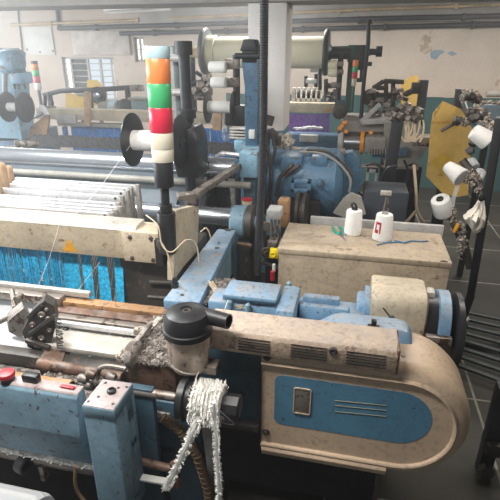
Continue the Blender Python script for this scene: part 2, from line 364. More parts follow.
# ledge on top with louvres
lx0, lx1 = -.49, .205
ledge = part(MB().prism([(1.43, 1.05), (1.425, 1.122), (1.433, 1.138), (1.45, 1.146), (1.545, 1.158), (1.562, 1.152), (1.57, 1.05)], 'yz', lx0, lx1, .003), 'ledge_hood', 'coverdust', label='dusty cream hood with louvre slots')
for (u0, v0), (u1, v1) in (((238, 329), (270, 343)), ((291, 338), (327, 353)), ((347, 346), (386, 361))):
    mb = MB(); a = atY(u0, v0, 1.424); b = atY(u1, v1, 1.424)
    for k in range(5): z = 1.125-.013*k-.004; mb.bx(a.x, b.x, 1.4235, 1.4335, z-.0014, z+.0014, .0004)
    part(mb, 'louvre', 'dark', ledge)
p = atY(333, 351, 1.425); part(MB().lathe(p, (0, -1, 0), [(-.005, .016), (.004, .015), (.007, .01), (.004, .004)], 16), 'grommet', 'iron', ledge)
mb = MB(); mb.bx(.200, .212, 1.428, 1.565, 1.045, 1.148, .004); part(mb, 'end_flap', 'rust', ledge)
p = atZ(404, 334, 1.1); part(MB().lathe((.235, 1.52, 1.048), (0, 0, 1), [(0, .014), (.012, .014), (.018, .008)], 8), 'rusty_bolt', 'rust')
# --- gearbox body
gb = part(MB().bx(-.56, .2, 1.62, 2.02, .65, 1.0, .02), 'gearbox', 'blue')
def lid(pix, z, h, m='blue', bev=.008):
    q = [atZ(u, v, z) for u, v in pix]; x0 = min(p.x for p in q); x1 = max(p.x for p in q); y0 = min(p.y for p in q); y1 = max(p.y for p in q)
    return MB().bx(x0, x1, y0, y1, z-h, z, bev)
part(lid([(216, 286), (286, 309)], 1.09, .12, bev=.015), 'gearbox_block', 'blue', gb)
part(lid([(231, 279), (276, 300)], 1.135, .02), 'gearbox_lid', 'blue', gb)
part(lid([(229, 282), (277, 300)], 1.118, .035), 'gearbox_lid', 'blue', gb)
part(lid([(284, 284), (294, 312)], 1.105, .14, bev=.015), 'gearbox_rib', 'blue', gb)
part(lid([(300, 297), (350, 310)], 1.07, .10, bev=.02), 'gearbox_block', 'blue', gb)
part(lid([(304, 292), (340, 300)], 1.10, .04), 'gearbox_lid', 'blue', gb)
mb = MB()
for u, v in ((230, 306), (248, 309), (289, 287), (291, 302)): p = atZ(u, v, 1.08); mb.lathe(p, (0, 0, 1), [(-.02, .012), (.022, .012), (.028, .006)], 10)
part(mb, 'gearbox_stud', 'blueold', gb, split=True)
mb = MB()
for k in range(500): mb.blob(atZ(random.uniform(203, 236), random.uniform(279, 305), 1.04), random.uniform(.004, .011), .35, 1)
part(mb, 'gearbox_lint', 'fluff', kind='stuff')
# smooth belt guard behind the ledge
x0 = atZ(312, 318, 1.1).x; x1 = atZ(413, 328, 1.1).x
prof = [(1.60, 1.0), (1.605, 1.09), (1.62, 1.115), (1.67, 1.122), (1.72, 1.105), (1.75, 1.05), (1.76, .95), (1.61, .95)]
mb = MB(); rings = []
for x, s in ((x0, .3), (x0+.03, .72), (x0+.08, .93), (x0+.12, 1), (x1-.06, 1), (x1-.025, .96), (x1-.005, .82), (x1, .6)):
    rings.append([Vector((x, 1.68+(y-1.68)*min(1, s+.1), .95+(z-.95)*s)) for y, z in prof])
mb.loft(rings); part(mb, 'belt_guard', 'blue', label='smooth light blue guard')
p = atZ(373, 323, 1.11); mb = MB(); mb.box((p.x, 1.60, 1.122), (.045, .03, .02)).box((p.x, 1.612, 1.136), (.02, .02, .03)); part(mb, 'guard_latch', 'black')
# dark blue casing left of cover and lower frame
part(MB().bx(-.56, -.285, 1.53, 1.66, .62, 1.06, .008), 'side_casing', 'bluedark')
part(MB().bx(-.62, -.30, 1.50, 1.54, .60, .635, .004), 'casing_rail', 'iron')
part(MB().bx(-.56, .22, 1.66, 1.98, .10, .66, .01), 'lower_frame', 'dark')  # near-black colour paints in the shade below the loom
mb = MB().bx(-.7, -.5, 1.6, 2.0, 0, .1).bx(.05, .25, 1.6, 2.0, 0, .1); part(mb, 'foot', 'iron', split=True)
# support arm
p0 = (-.775, 1.70); p1 = (-.61, 1.70); p2 = (-.675, 2.62); p3 = (-.79, 2.62)
mb = MB(); mb.prism([p0, p1, p2, p3], 'xy', 1.03, 1.08, .006)
arm = part(mb, 'support_arm', 'blue')
mb = MB(); mb.loft([[Vector((x, y, z)) for x, y, z in ((-.61, 1.70, 1.03), (-.62, 1.70, 1.03), (-.62, 1.70, .98), (-.61, 1.70, .98))], [Vector((x, y, z)) for x, y, z in ((-.675, 2.62, 1.03), (-.69, 2.62, 1.03), (-.69, 2.62, .82), (-.675, 2.62, .82))]])
part(mb, 'arm_web', 'blueold', arm)
mb = MB()
for (u, v), r in (((228, 230), .02), ((219, 243), .008), ((217, 248), .014), ((182, 295), .01)): p = atZ(u, v, 1.08); mb.lathe((p.x, p.y, 1.078), (0, 0, 1), [(0, r), (.004, r), (.0055, r*.7)], 16)
part(mb, 'arm_bolt', 'iron', arm, split=True)
part(MB().bx(-.80, -.66, 2.5, 2.66, .3, 1.03, .01), 'arm_post', 'bluedark')
# --- cream cross beam with end plate and bracket
BY = 2.0
bz0, bz1 = 1.115, 1.275
beam = part(MB().bx(-2.6, -1.09, BY, BY+.13, bz0, bz1, .006), 'cross_beam', 'cream')
part(MB().prism([(BY-.004, 1.27), (BY+.02, 1.292), (BY+.115, 1.298), (BY+.115, 1.27)], 'yz', -2.6, -1.03, .002), 'beam_strip', 'plate', beam)
ep = part(MB().bx(-1.10, -.905, BY-.014, BY+.14, bz0-.004, bz1, .006), 'end_plate', 'cream', beam)
mb = MB()
for u, v in ((130, 237), (151, 238), (132.5, 258), (153.5, 260)): mb.bolt(atY(u, v, BY-.014), (0, -1, 0), .0115, .01)
part(mb, 'beam_bolt', 'iron', beam, split=True)
q = [atY(u, v, BY-.0015) for u, v in ((68.5, 239), (77.5, 252), (62.5, 251))]
part(MB().poly(q, (0, .002, 0)), 'warning_sticker', 'warn', beam, label='orange warning triangle')
q = [atX(u, v, -.80) for u, v in ((174, 281), (174, 213), (177, 210), (194, 206), (199, 207), (199, 222), (197, 252), (184, 266))]
br_ = part(MB().prism([(p.y, p.z) for p in q], 'yz', -.835, -.80, .004), 'side_bracket', 'cream')
part(MB().bx(-.93, -.885, 1.985, 2.13, 1.10, 1.245, .006), 'bracket_cap', 'black')
# lever on bracket
p, q = atY(190, 215, 2.45), atY(242, 163, 3.0)
mb = MB(); mb.bar(atY(193, 196, 2.4), atY(238, 166, 3.05), .05, .035, .005); part(mb, 'lever_bar', 'dirtysteel')
p = atY(191, 196, 2.4); mb = MB(); mb.cyl(p-Vector((0, 0, .08)), p+Vector((0, 0, .02)), .03).box(p+Vector((-.02, 0, .0)), (.12, .07, .03), Euler((0, 0, .6))); part(mb, 'lever_pivot', 'dirtysteel')
# cross shafts under the bracket
mb = MB(); mb.cyl(atY(150, 282, 2.05), atY(178, 283, 2.05), .014).cyl(atY(148, 297, 1.95), atY(172, 299, 1.95), .012); part(mb, 'shaft', 'iron', split=True)
part(MB().bx(-1.17, -.82, 2.06, 2.5, .2, 1.10, .01), 'inner_frame', 'iron')
# --- warp threads hanging below the cross beam
mb = MB()
xa = atY(-12, 250, 2.1).x; xb = atY(66, 250, 2.1).x
for k in range(150):
    x = xa+(xb-xa)*k/149+random.uniform(-.002, .002); y = 2.045+random.uniform(-.02, .02); w = random.uniform(.003, .005)
    mb.bar((x, y+.02, 1.16), (x+random.uniform(-.004, .004), y, .78), w, w, 0)
part(mb, 'warp_threads', 'thread', kind='stuff')
mb = MB()
for u0, u1, u2, u3 in ((62, 77, 68, 83), (81, 90, 87, 95), (97, 105, 101, 112), (114, 122, 117, 124)):
    for k in range(16):
        f = k/15; p = atY(u0+(u1-u0)*f, 252, 2.08); q = atY(u2+(u3-u2)*f, 302, 2.02); mb.bar(p, q, .0045, .004, 0)
part(mb, 'thread_bundle', 'thread', kind='stuff')
mb = MB()
for k in range(30):
    u = 62+k*2.2; p = atY(u, 255, 2.3); q = atY(u-random.uniform(4, 12), 304, 2.2); mb.tube([p, q], .0014, 4)
part(mb, 'fine_yarn', 'white', kind='stuff')
mb = MB()
for u, v, s in ((25, 271, .022), (38, 276, .018), (48, 279, .03), (10, 268, .014), (43, 272, .014), (31, 277, .012)): mb.blob(atY(u, v, 2.06), s, .35, 2, (1.3, .5, .6))
part(mb, 'lint_tuft', 'cloth', kind='stuff')
# --- reed bar, breast plates and rods over the cloth
part(MB().bx(-2.4, -1.235, 1.84, 1.87, .955, .985, .004), 'reed_cap', 'plate')
mb = MB(); mb.bx(-1.42, -.56, 1.80, 1.86, .90, .945, .003); part(mb, 'race_board', 'woodold')
mb = MB(); mb.bx(-1.40, -.60, 1.74, 1.80, .89, .925, .003); part(mb, 'race_strip', 'rust')
mb = MB(); mb.bx(-1.42, -.60, 1.69, 1.73, .885, .925, .003); part(mb, 'guide_rail', 'dirtysteel')
mb = MB(); mb.bx(-1.42, -.60, 1.655, 1.675, .90, .925, .003); part(mb, 'rail_lip', 'alu')
mb = MB().bx(-1.34, -.86, 1.52, 1.655, .865, .89, .004); bp = part(mb, 'breast_plate', 'plate')
mb = MB()
for u, v in ((66, 329), (125, 336)): p = atZ(u, v, .89); mb.lathe(p, (0, 0, 1), [(0, .014), (.006, .013), (.008, .006)], 8)
part(mb, 'plate_screw', 'iron', bp, split=True)
mb = MB().bx(-2.2, -.6, 1.46, 1.52, .80, .86, .006); part(mb, 'breast_beam', 'iron')
mb = MB().bx(-2.3, -.62, 1.33, 1.50, .74, .79, .006); part(mb, 'lint_tray', 'fluff')
mb = MB(); mb.cyl((-1.25, 1.43, .86), (-.86, 1.43, .85), .024); part(mb, 'brown_rod', 'rust')
mb = MB()
for k in range(260): mb.blob((random.uniform(-1.2, -.86), 1.405+random.uniform(-.02, .02), .825+random.uniform(-.008, .012)), random.uniform(.004, .012), .3, 1)
part(mb, 'lint_heap', 'fluff', kind='stuff')
# lint-covered carriage and wheel
mb = MB().bx(-.83, -.62, 1.42, 1.72, .80, .955, .01); part(mb, 'carriage_block', 'rust')
mb = MB()
for k in range(1300): mb.blob((random.uniform(-.84, -.60), random.uniform(1.41, 1.75), .955+random.uniform(-.006, .010)), random.uniform(.003, .011), .4, 1)
for k in range(500):
    q = Vector((random.uniform(-.84, -.60), random.uniform(1.40, 1.75), .958)); mb.bar(q, q+Vector((random.uniform(-.02, .02), random.uniform(-.02, .02), random.uniform(.0, .015))), .0012, .0012, 0)
part(mb, 'carriage_lint', 'fluff', kind='stuff')
p = atY(133, 354, 1.44); mb = MB(); mb.lathe((p.x-.02, 1.44, p.z), (1, 0, 0), [(0, .045), (.01, .055), (.035, .055), (.045, .04)], 24); mb.bx(p.x-.01, p.x+.012, 1.44, 1.62, p.z+.02, p.z+.045); part(mb, 'lint_wheel', 'fluff')
mb = MB(); mb.bar((-.875, 1.44, .93), (-.80, 1.72, .965), .03, .03); mb.bar((-.90, 1.64, .94), (-.82, 1.66, .94), .03, .03); part(mb, 'carriage_arm', 'lint')
# front pipe with brown collar, small fittings
a, b = atY(-10, 368, 1.33), atY(66, 382, 1.33)
mb = MB(); mb.cyl((a.x, 1.33, .845), (b.x+.02, 1.33, .845), .03); part(mb, 'front_tube', 'woodold')
mb = MB(); mb.cyl((b.x-.06, 1.33, .845), (b.x+.02, 1.33, .845), .032); part(mb, 'tube_collar', 'wood')
mb = MB()
for u, v in ((84, 378), (92, 374), (99, 380), (112, 376), (88, 384)): p = atY(u, v, 1.31); mb.lathe(p-Vector((.02, 0, 0)), (1, -.2, 0), [(0, .014), (.01, .018), (.03, .018), (.04, .012)], 12)
mb.tube([atY(98, 384, 1.3), atY(99, 370, 1.3), atY(108, 366, 1.3), atY(126, 369, 1.3)], .009, 8, 5); part(mb, 'pipe_fitting', 'dirtysteel', split=True)
mb = MB().bx(a.x-.3, -.8, 1.27, 1.31, .79, .82, .004); part(mb, 'black_rail', 'iron')
# blue front box
mb = MB(); mb.prism([(1.18, .935), (1.195, .95), (1.235, .95), (1.25, .60), (1.20, .60), (1.16, .775)], 'yz', -1.75, -.905, .004); fb = part(mb, 'front_box', 'blueold')
mb = MB(); mb.prism([(1.188, .9455), (1.197, .953), (1.237, .953), (1.237, .945)], 'yz', -1.75, -.907, .002); part(mb, 'box_top', 'blocktop', fb)
p = atZ(60, 391, .955); part(MB().bar((p.x-.012, 1.215, .957), (p.x+.045, 1.213, .957), .014, .008), 'red_strip', 'redp', fb)
# end block
F0 = atZ(81, 406, .99); F1 = atZ(114, 411, .99); B0 = atZ(102, 378, .99); B1 = atZ(133, 384, .99)
bx0, bx1, by0, by1 = F0.x, F1.x, (F0.y+F1.y)/2, (B0.y+B1.y)/2
eb = part(MB().bx(bx0, bx1, by0, by1, .945, .99, .005), 'end_block', 'blueold')
part(MB().bx(bx0+.003, bx1-.003, by0+.003, by1-.003, .985, .9925, .002), 'block_top', 'blocktop', eb)
mb = MB(); mb.prism([(by0+.002, .95), (by0+.002, .55), (by0+.03, .2), (by0+.09, .2), (by0+.07, .95)], 'yz', bx0, bx1-.002, .006); part(mb, 'block_front', 'blueold', eb)
mb = MB(); mb.bx(bx1-.02, bx1, by0+.06, by0+.10, .45, .95, .003); mb.bx(bx1-.02, bx1, by1-.045, by1, .45, .95, .003); mb.bx(bx1-.02, bx1, by0+.08, by1-.02, .86, .95, .003); mb.bx(bx1-.02, bx1, by0+.08, by1-.02, .74, .775, .003); part(mb, 'block_side', 'blueold', eb)
mb = MB(); c = (F0+F1+B0+B1)/4; mb.lathe((c.x+.01, c.y+.01, .992), (0, 0, 1), [(0, .017), (.012, .016), (.014, .01), (.008, .008)], 6)
for f, g in ((.12, .15), (.85, .2), (.2, .85), (.9, .82), (.3, .35), (.68, .75)): mb.lathe((bx0+(bx1-bx0)*f, by0+(by1-by0)*g, .9915), (0, 0, 1), [(0, .006), (.002, .005)], 10)
part(mb, 'block_bolt', 'black', eb, split=True)
part(MB().bx(bx0+.02, bx1+.06, by1+.02, by1+.05, .3, .95, .004), 'block_back', 'bluedark')
mb = MB(); mb.prism([(bx1+.02, .84), (bx1+.2, .84), (bx1+.24, .3), (bx1+.06, .3)], 'xz', 1.34, 1.37, .004); part(mb, 'side_plate', 'bluedark')
mb = MB(); mb.cyl((-.84, 1.28, atY(206, 402, 1.28).z), (-.40, 1.28, atY(206, 402, 1.28).z), .017); part(mb, 'drive_rod', 'dirtysteel')
# lower rods and cloth guide
a, b = atY(-20, 459, 1.25), atY(80, 478, 1.25)
mb = MB(); mb.cyl((a.x-.4, 1.25, .525), (-.85, 1.25, .525), .033); part(mb, 'cloth_roller', 'dirtysteel')
mb = MB()
z = .572
for k in range(260):
    x = -1.75+.85*k/259; a0 = random.uniform(.3, 2.8); mb.bar((x, 1.215, z), (x+random.uniform(-.006, .006), 1.215-.034*cos(a0), z+.026*sin(a0)), .004, .004, 0)
mb.cyl((-1.75, 1.215, z), (-.88, 1.215, z), .014); part(mb, 'selvedge_trim', 'fringe', kind='stuff')
p = atY(22, 463, 1.2); mb = MB(); mb.lathe((p.x-.01, 1.20, p.z), (1, -.25, 0), [(0, .03), (.004, .036), (.04, .036), (.044, .03), (.044, .024), (.01, .022)], 24); part(mb, 'black_ring', 'black')
mb = MB()
for u, v in ((36, 450), (48, 452), (58, 455), (68, 457)): p = atY(u, v, 1.27); mb.lathe(p, (.6, -.6, .3), [(0, .016), (.012, .02), (.02, .012)], 10)
part(mb, 'chain_link', 'rust', split=True)
p = atY(43, 470, 1.22); part(MB().bx(p.x-.01, p.x+.012, 1.205, 1.24, p.z-.05, p.z+.03), 'roller_clip', 'dirtysteel')
mb = MB(); mb.bx(-1.9, -.62, 1.38, 1.42, .0, .62); part(mb, 'underside_shade', 'dark')  # added dark panel standing in for the shade under the front box
mb = MB(); mb.cyl((bx1-.05, 1.26, .60), (bx1+.14, 1.26, .585), .016); mb.cyl((bx1+.13, 1.26, .62), (bx1+.13, 1.26, .5), .02); part(mb, 'lower_shaft', 'rust')
part(MB().bar((bx1-.06, 1.22, .555), (bx1+.13, 1.24, .535), .03, .012), 'white_strip', 'whiteplas')
mb = MB(); mb.tube([atY(76, 466, 1.15), atY(75, 480, 1.14), atY(78, 492, 1.14), atY(86, 503, 1.14)], .007, 8, 5); part(mb, 'brown_cable', 'hose')
mb = MB(); mb.tube([atY(163, 418, 1.32), atY(180, 430, 1.32), atY(197, 455, 1.32), atY(208, 490, 1.32), atY(212, 520, 1.32)], .018, 12, 8); hb = part(mb, 'ribbed_hose', 'hose')
mb = MB()
hp = [atY(163, 418, 1.32), atY(180, 430, 1.32), atY(197, 455, 1.32), atY(208, 490, 1.32), atY(212, 520, 1.32)]
for i in range(4):
    for k in range(7):
        f = k/7; p = hp[i].lerp(hp[i+1], f); d = (hp[i+1]-hp[i]).normalized(); mb.lathe(p-d*.003, d, [(0, .0185), (.003, .021), (.006, .0185)], 12)
part(mb, 'hose_rib', 'hose', hb)
# loose fibres at the gearbox
mb = MB()
for k in range(26):
    a0 = random.uniform(0, 5); mb.tube([atY(208+a0, 283+random.uniform(-3, 3), 1.9), atY(216+a0*1.4, 294+random.uniform(-3, 3), 1.82), atY(228+a0*1.6, 303+random.uniform(-3, 3), 1.75), atY(236+a0*2, 307+random.uniform(-2, 2), 1.72)], .0016, 4, 3)
part(mb, 'loose_fibre', 'cord', kind='stuff')

# cloth on the take-up side
mb = MB(); n = 24; rows = []
for i in range(9):
    f = i/8; y = 1.84-.34*f
    rows.append([Vector((-2.4+1.17*k/n-.04*f*k/n, y, .885-.075*f+.003*sin(k*1.7+i))) for k in range(n+1)])
mb.loft(rows, False); mb.loft([[v-Vector((0, 0, .004)) for v in r] for r in rows], False)
tag(mb.build('woven_cloth', 'cloth'), 'white woven cloth stretched on the loom bed under the dark cutter head', 'cloth')
mb = MB(); q0, q1, q2, q3 = atY(-30, 478, 1.02), atY(46, 497, 1.0), atY(50, 512, 1.0), atY(-30, 530, 1.02)
mb.lathe((-1.6, 1.02, .36), (1, 0, 0), [(0, .15), (.02, .16), (.50, .16), (.52, .15)], 40)
roll = thing('cloth_roll', 'white and grey striped cloth roll low under the blue front box', 'cloth roll', (-1.3, 1.02, .36))
clm = mat('striped_cloth', (206, 206, 208), .9, var=.02)
nt = clm.node_tree; wv = nt.nodes.new('ShaderNodeTexWave'); wv.inputs['Scale'].default_value = 14; wv.bands_direction = 'Z'; tcn = nt.nodes.new('ShaderNodeTexCoord'); nt.links.new(tcn.outputs['Object'], wv.inputs['Vector'])
cr = nt.nodes.new('ShaderNodeMix'); cr.data_type = 'RGBA'; cr.inputs[6].default_value = lin((196, 198, 202)); cr.inputs[7].default_value = lin((222, 222, 222)); nt.links.new(wv.outputs['Fac'], cr.inputs[0]); nt.links.new(cr.outputs[2], nt.nodes['Principled BSDF'].inputs['Base Color'])
mb.build('cloth_layer', clm, roll)
MB().cyl((-1.7, 1.02, .36), (-1.0, 1.02, .36), .05).build('core_shaft', 'iron', roll)

# cutter head (dark temple unit)
ch = thing('cutter_head', 'dark oily cutter head of plates and bolts mounted over the white cloth', 'machine part', (-1.32, 1.5, .8))
f0 = [(22, 303), (45, 300), (55, 305), (56, 323), (50, 340), (36, 350), (24, 346), (14, 330)]
A = [atY(u, v, 1.53) for u, v in ((30, 316), (44, 301), (54, 306), (57, 322), (52, 340), (40, 352), (28, 347), (22, 332))]
MB().poly(A, (-.03, .06, 0)).build('side_plate', 'iron', ch)
A2 = [atY(u, v, 1.58) for u, v in ((14, 316), (24, 308), (30, 314), (28, 334), (20, 338), (9, 332), (8, 322))]
MB().poly(A2, (-.05, .05, 0)).build('bracket_plate', 'dirtysteel', ch)
mb = MB()
for u, v, r in ((42, 314, .016), (33, 324, .013), (42, 337, .015), (50, 329, .012), (48, 318, .010), (33, 338, .01), (47, 309, .008)): mb.lathe(atY(u, v, 1.528), (.3, -1, .1), [(0, r), (.008, r), (.012, r*.6), (.008, r*.35)], 12)
mb.build('bolt', 'dirtysteel', ch, split=True)
mb = MB(); mb.bar(atY(30, 334, 1.515), atY(56, 315, 1.515), .02, .018); mb.bar(atY(26, 340, 1.51), atY(50, 348, 1.51), .02, .02); mb.bar(atY(28, 318, 1.525), atY(42, 305, 1.525), .015, .02); mb.build('arm', 'iron', ch, split=True)
p = atZ(52, 352, .86); q = [atZ(38, 362, .87), atZ(62, 362, .87), atZ(68, 342, .87), atZ(50, 340, .87)]
MB().loft([q, [v-Vector((0, 0, .07)) for v in q]]).build('foot_block', 'rust', ch)
MB().bolt(atZ(60, 346, .87), (0, 0, 1), .012, .01).build('foot_bolt', 'iron', ch)
mb = MB(); mb.cyl(atY(-5, 324, 1.6), atY(12, 316, 1.62), .013).cyl(atY(12, 290, 1.75), atY(15, 308, 1.66), .012); mb.cyl(atY(16, 300, 1.66), atY(22, 296, 1.7), .02); mb.build('cross_rod', 'dirtysteel', ch)
mb = MB()
for k in range(26): a0 = k/25; p = atY(55+2*a0, 318+30*a0, 1.5); mb.tube([p, p+Vector((.02+random.uniform(0, .012), random.uniform(-.01, .01), random.uniform(-.012, .012)))], .003, 4)
mb.build('fringe_brush', 'iron', ch, kind='stuff')
bar = MB(); bar.bx(-2.3, -1.36, 1.78, 1.83, .93, .97, .004)
for k in range(8): bar.lathe((-1.95+.07*k, 1.779, .95), (0, -1, 0), [(0, .006), (.002, .005)], 8)
bar.build('slotted_bar', 'dirtysteel', loom)

# emergency button on front box
p = atZ(1, 396, .955)
t = thing('stop_button', 'red mushroom push button on black base on the blue box', 'button', (p.x-.04, 1.206, .945))
q = t.location
MB().lathe(q, (0, 0, 1), [(0, .026), (.016, .026), (.02, .022)], 20).build('button_collar', 'black', t)
MB().lathe(q+Vector((0, 0, .016)), (0, 0, 1), [(0, .022), (.008, .029), (.018, .031), (.026, .028), (.029, .01)], 24).build('button_head', 'redp', t)
p = atZ(14, 392, .955)
tag(MB().bx(p.x-.01, p.x+.055, 1.205, 1.235, .9525, .985, .006).build('rubber_block', 'black'), 'flat black block lying beside the red push button', 'block')

for i, (pts, lab) in enumerate((([(141, 130, 2.7), (104, 182, 2.5), (76, 214, 2.1)], 'fine white thread running from the large spool down over the heald shafts'), ([(60, 222, 1.99), (48, 262, 1.97), (30, 304, 1.9)], 'fine white thread hanging down in front of the cream cross beam'), ([(100, 262, 2.0), (78, 290, 1.95), (58, 312, 1.8)], 'fine white thread slanting across the blue yarn curtain'))):
    tag(MB().tube([atY(*p) for p in pts], .0012, 4, 3).build('loose_thread', 'white'), lab, 'thread')
# ------------------------------------------------------------------ suction cup filter
p = atY(188, 332, 1.37); p.z -= .1; S_ = 1.1
t = thing('lint_filter', 'black-capped lint filter pot with clear dirty bowl beside the cream hood', 'filter', p)
MB().lathe(p+Vector((0, 0, -.045)), (0, 0, 1), [(-.012, .05), (-.006, .06), (.01, .07), (.11, .079), (.15, .081)], 32).build('bowl', 'pot', t)
MB().lathe(p+Vector((0, 0, .10)), (0, 0, 1), [(0, .081), (.003, .089), (.024, .09), (.028, .086), (.06, .084), (.084, .074), (.095, .052), (.096, .022), (.088, .018), (.088, .002)], 36).build('cap', 'black', t)
MB().lathe(p+Vector((-.002, 0, .181)), (0, 0, 1), [(0, .016), (.01, .017), (.0105, .009), (.004, .008)], 16).build('cap_nut', 'iron', t)
n0 = p+Vector((.03, .035, .16)); n1 = p+Vector((.155, .0, .165))
mb = MB(); d = (n1-n0).normalized(); L_ = (n1-n0).length; mb.lathe(n0, d, [(0, .03), (L_, .027), (L_, .022), (L_*.1, .021)], 24); mb.build('outlet', 'black', t)
mb = MB(); c = p+Vector((0, 0, -.03)); mb.tube([c+Vector((.068*cos(a), .068*sin(a), .008*sin(2*a))) for a in [-2.4+.25*k for k in range(19)]], .006, 8); mb.bx(p.x+.06, p.x+.11, p.y-.03, p.y+.03, p.z-.055, p.z-.02); mb.build('clamp', 'dirtysteel', t, split=True)

# ------------------------------------------------------------------ fringe spool on the drive rod
sc_ = atY(206, 402, 1.28)
t = thing('fringe_spool', 'black winder wrapped with shaggy white selvedge waste on the steel rod', 'spool', sc_)
zc = sc_.z; yc = 1.28; xo = sc_.x+.385
MB().lathe((xo-.485, yc, zc), (1, 0, 0), [(0, .05), (.006, .078), (.03, .08), (.034, .066), (.05, .068), (.055, .045)], 36).build('flange', 'black', t)
MB().lathe((xo-.43, yc, zc), (1, 0, 0), [(0, .038), (.12, .038), (.13, .044), (.168, .044), (.174, .036)], 8).build('hub', 'black', t)
mb = MB(); mb.tube([(xo-.322, yc-.05, zc+.02), (xo-.295, yc-.054, zc-.0), (xo-.268, yc-.05, zc-.035), (xo-.33, yc-.04, zc-.045)], .0018, 5, 4); mb.build('wire', 'steel', t)
mb = MB()
for w in range(8):
    x = xo-.425+.0138*w
    for k in range(230):
        a = 2*pi*k/230+random.uniform(-.05, .05); r0 = .05; r1 = random.uniform(.064, .073) if random.random() < .7 else random.uniform(.075, .088)
        d = Vector((0, cos(a), sin(a))); mb.bar(Vector((x, yc, zc))+d*r0, Vector((x+random.uniform(-.008, .008), yc, zc))+d*r1, .0022, .0018, 0)
    mb.lathe((x-.009, yc, zc), (1, 0, 0), [(.002, .05), (.005, .064), (.012, .065), (.016, .05)], 32)
mb.build('fringe_winding', 'fringe', t, kind='stuff')
def fringe_tail(pts, wdt, nb, seed):
    mb = MB(); rs = random.Random(seed); pts = [Vector(p) for p in pts]
    mb.tube(pts, wdt*.45, 8, 4)
    for k in range(nb):
        f = k/nb*(len(pts)-1); i = int(f); p = pts[i].lerp(pts[min(i+1, len(pts)-1)], f-i)
        s = rs.choice((-1, 1)); mb.bar(p, p+Vector((s*rs.uniform(.4, 1)*wdt, rs.uniform(-.6, .3)*wdt, rs.uniform(-.7, .25)*wdt)), .0022, .0018, 0)
    return mb
fringe_tail([atY(198, 420, 1.205), atY(192, 434, 1.20), atY(182, 455, 1.20), atY(173, 475, 1.20), atY(165, 489, 1.20)], .021, 420, 1).build('fringe_tail', 'fringe', t, kind='stuff')
fringe_tail([atY(214, 402, 1.195), atY(216, 428, 1.20), atY(217, 455, 1.20), atY(219, 480, 1.20), atY(219, 520, 1.21)], .016, 480, 2).build('fringe_tail', 'fringe', t, kind='stuff')
tag(MB().tube([atY(196, 378, 1.3), atY(206, 352, 1.38), atY(212, 345, 1.40), atY(228, 300, 1.7)], .0012, 4).build('yarn_strand', 'white'), 'single pale yarn strand rising from the shaggy spool past the filter', 'yarn')

# ================================================================== HEALD SHAFTS
names = ['frontmost', 'second from the front', 'third from the front', 'fourth from the front', 'fifth from the front', 'sixth from the front', 'rearmost but one', 'rearmost']
hy = [2.19, 2.235, 2.28, 2.33, 2.40, 2.47, 2.54, 2.61]
hpx = [(111, 213), (114.5, 210), (119, 207), (117.5, 203), (121, 196), (126.5, 191), (130, 188), (137, 185)]
for i in range(8):
    y = hy[i]; e = atY(hpx[i][0], hpx[i][1], y); z1 = e.z; x1 = e.x
    t = thing('heald_shaft', f'slim aluminium heald shaft behind the cream cross beam, {names[i]} of eight', 'heald shaft', (x1, y, z1-.1), 'heald shafts of the front loom')
    hgt = .03 if i in (0, 1, 2) else .07
    MB().bx(max(-2.9, atY((0, 0, 0, 0, 3, 11, 15, 17)[i]-(0 if i > 3 else 60), hpx[i][1], y).x), x1, y-.014, y+.014, z1-hgt, z1, .003).build('rail', 'alu', t)
    MB().bx(x1-.012, x1+.016, y-.013, y+.013, 1.0, z1+.004, .003).build('upright', 'grey', t)
    MB().bolt((x1-.03, y-.012, z1-.012), (0, -1, 0), .0075, .008).build('screw', 'black', t)
    MB().bx(x1+.016, x1+.02, y-.01, y+.01, 1.0, z1-.05, .001).build('guide_strip', 'grey', t)
# wooden comb pieces at left end
for i, (u0, v0, u1, v1, y) in enumerate(((-2, 163, 8, 188, 2.44), (6, 166, 15, 190, 2.56), (-9, 170, 3, 200, 2.36))):
    a, b = atY(u0, v0, y), atY(u1, v1, y); w = b.x-a.x
    mb = MB(); mb.prism([(a.x, b.z-.1), (b.x, b.z-.1), (b.x, a.z-.02), (b.x-w*.2, a.z), (b.x-w*.35, a.z), (b.x-w*.35, a.z-.06), (b.x-w*.6, a.z-.06), (b.x-w*.6, a.z), (a.x, a.z)], 'xz', y-.02, y+.02, .002)
    tag(mb.build('wooden_spacer', 'wood'), ['notched wooden spacer standing between the heald shafts, middle one of three', 'notched wooden spacer between the heald shafts, tallest and rearmost of three', 'notched wooden spacer between the heald shafts, lowest and frontmost of three'][i], 'spacer', 'wooden spacers')

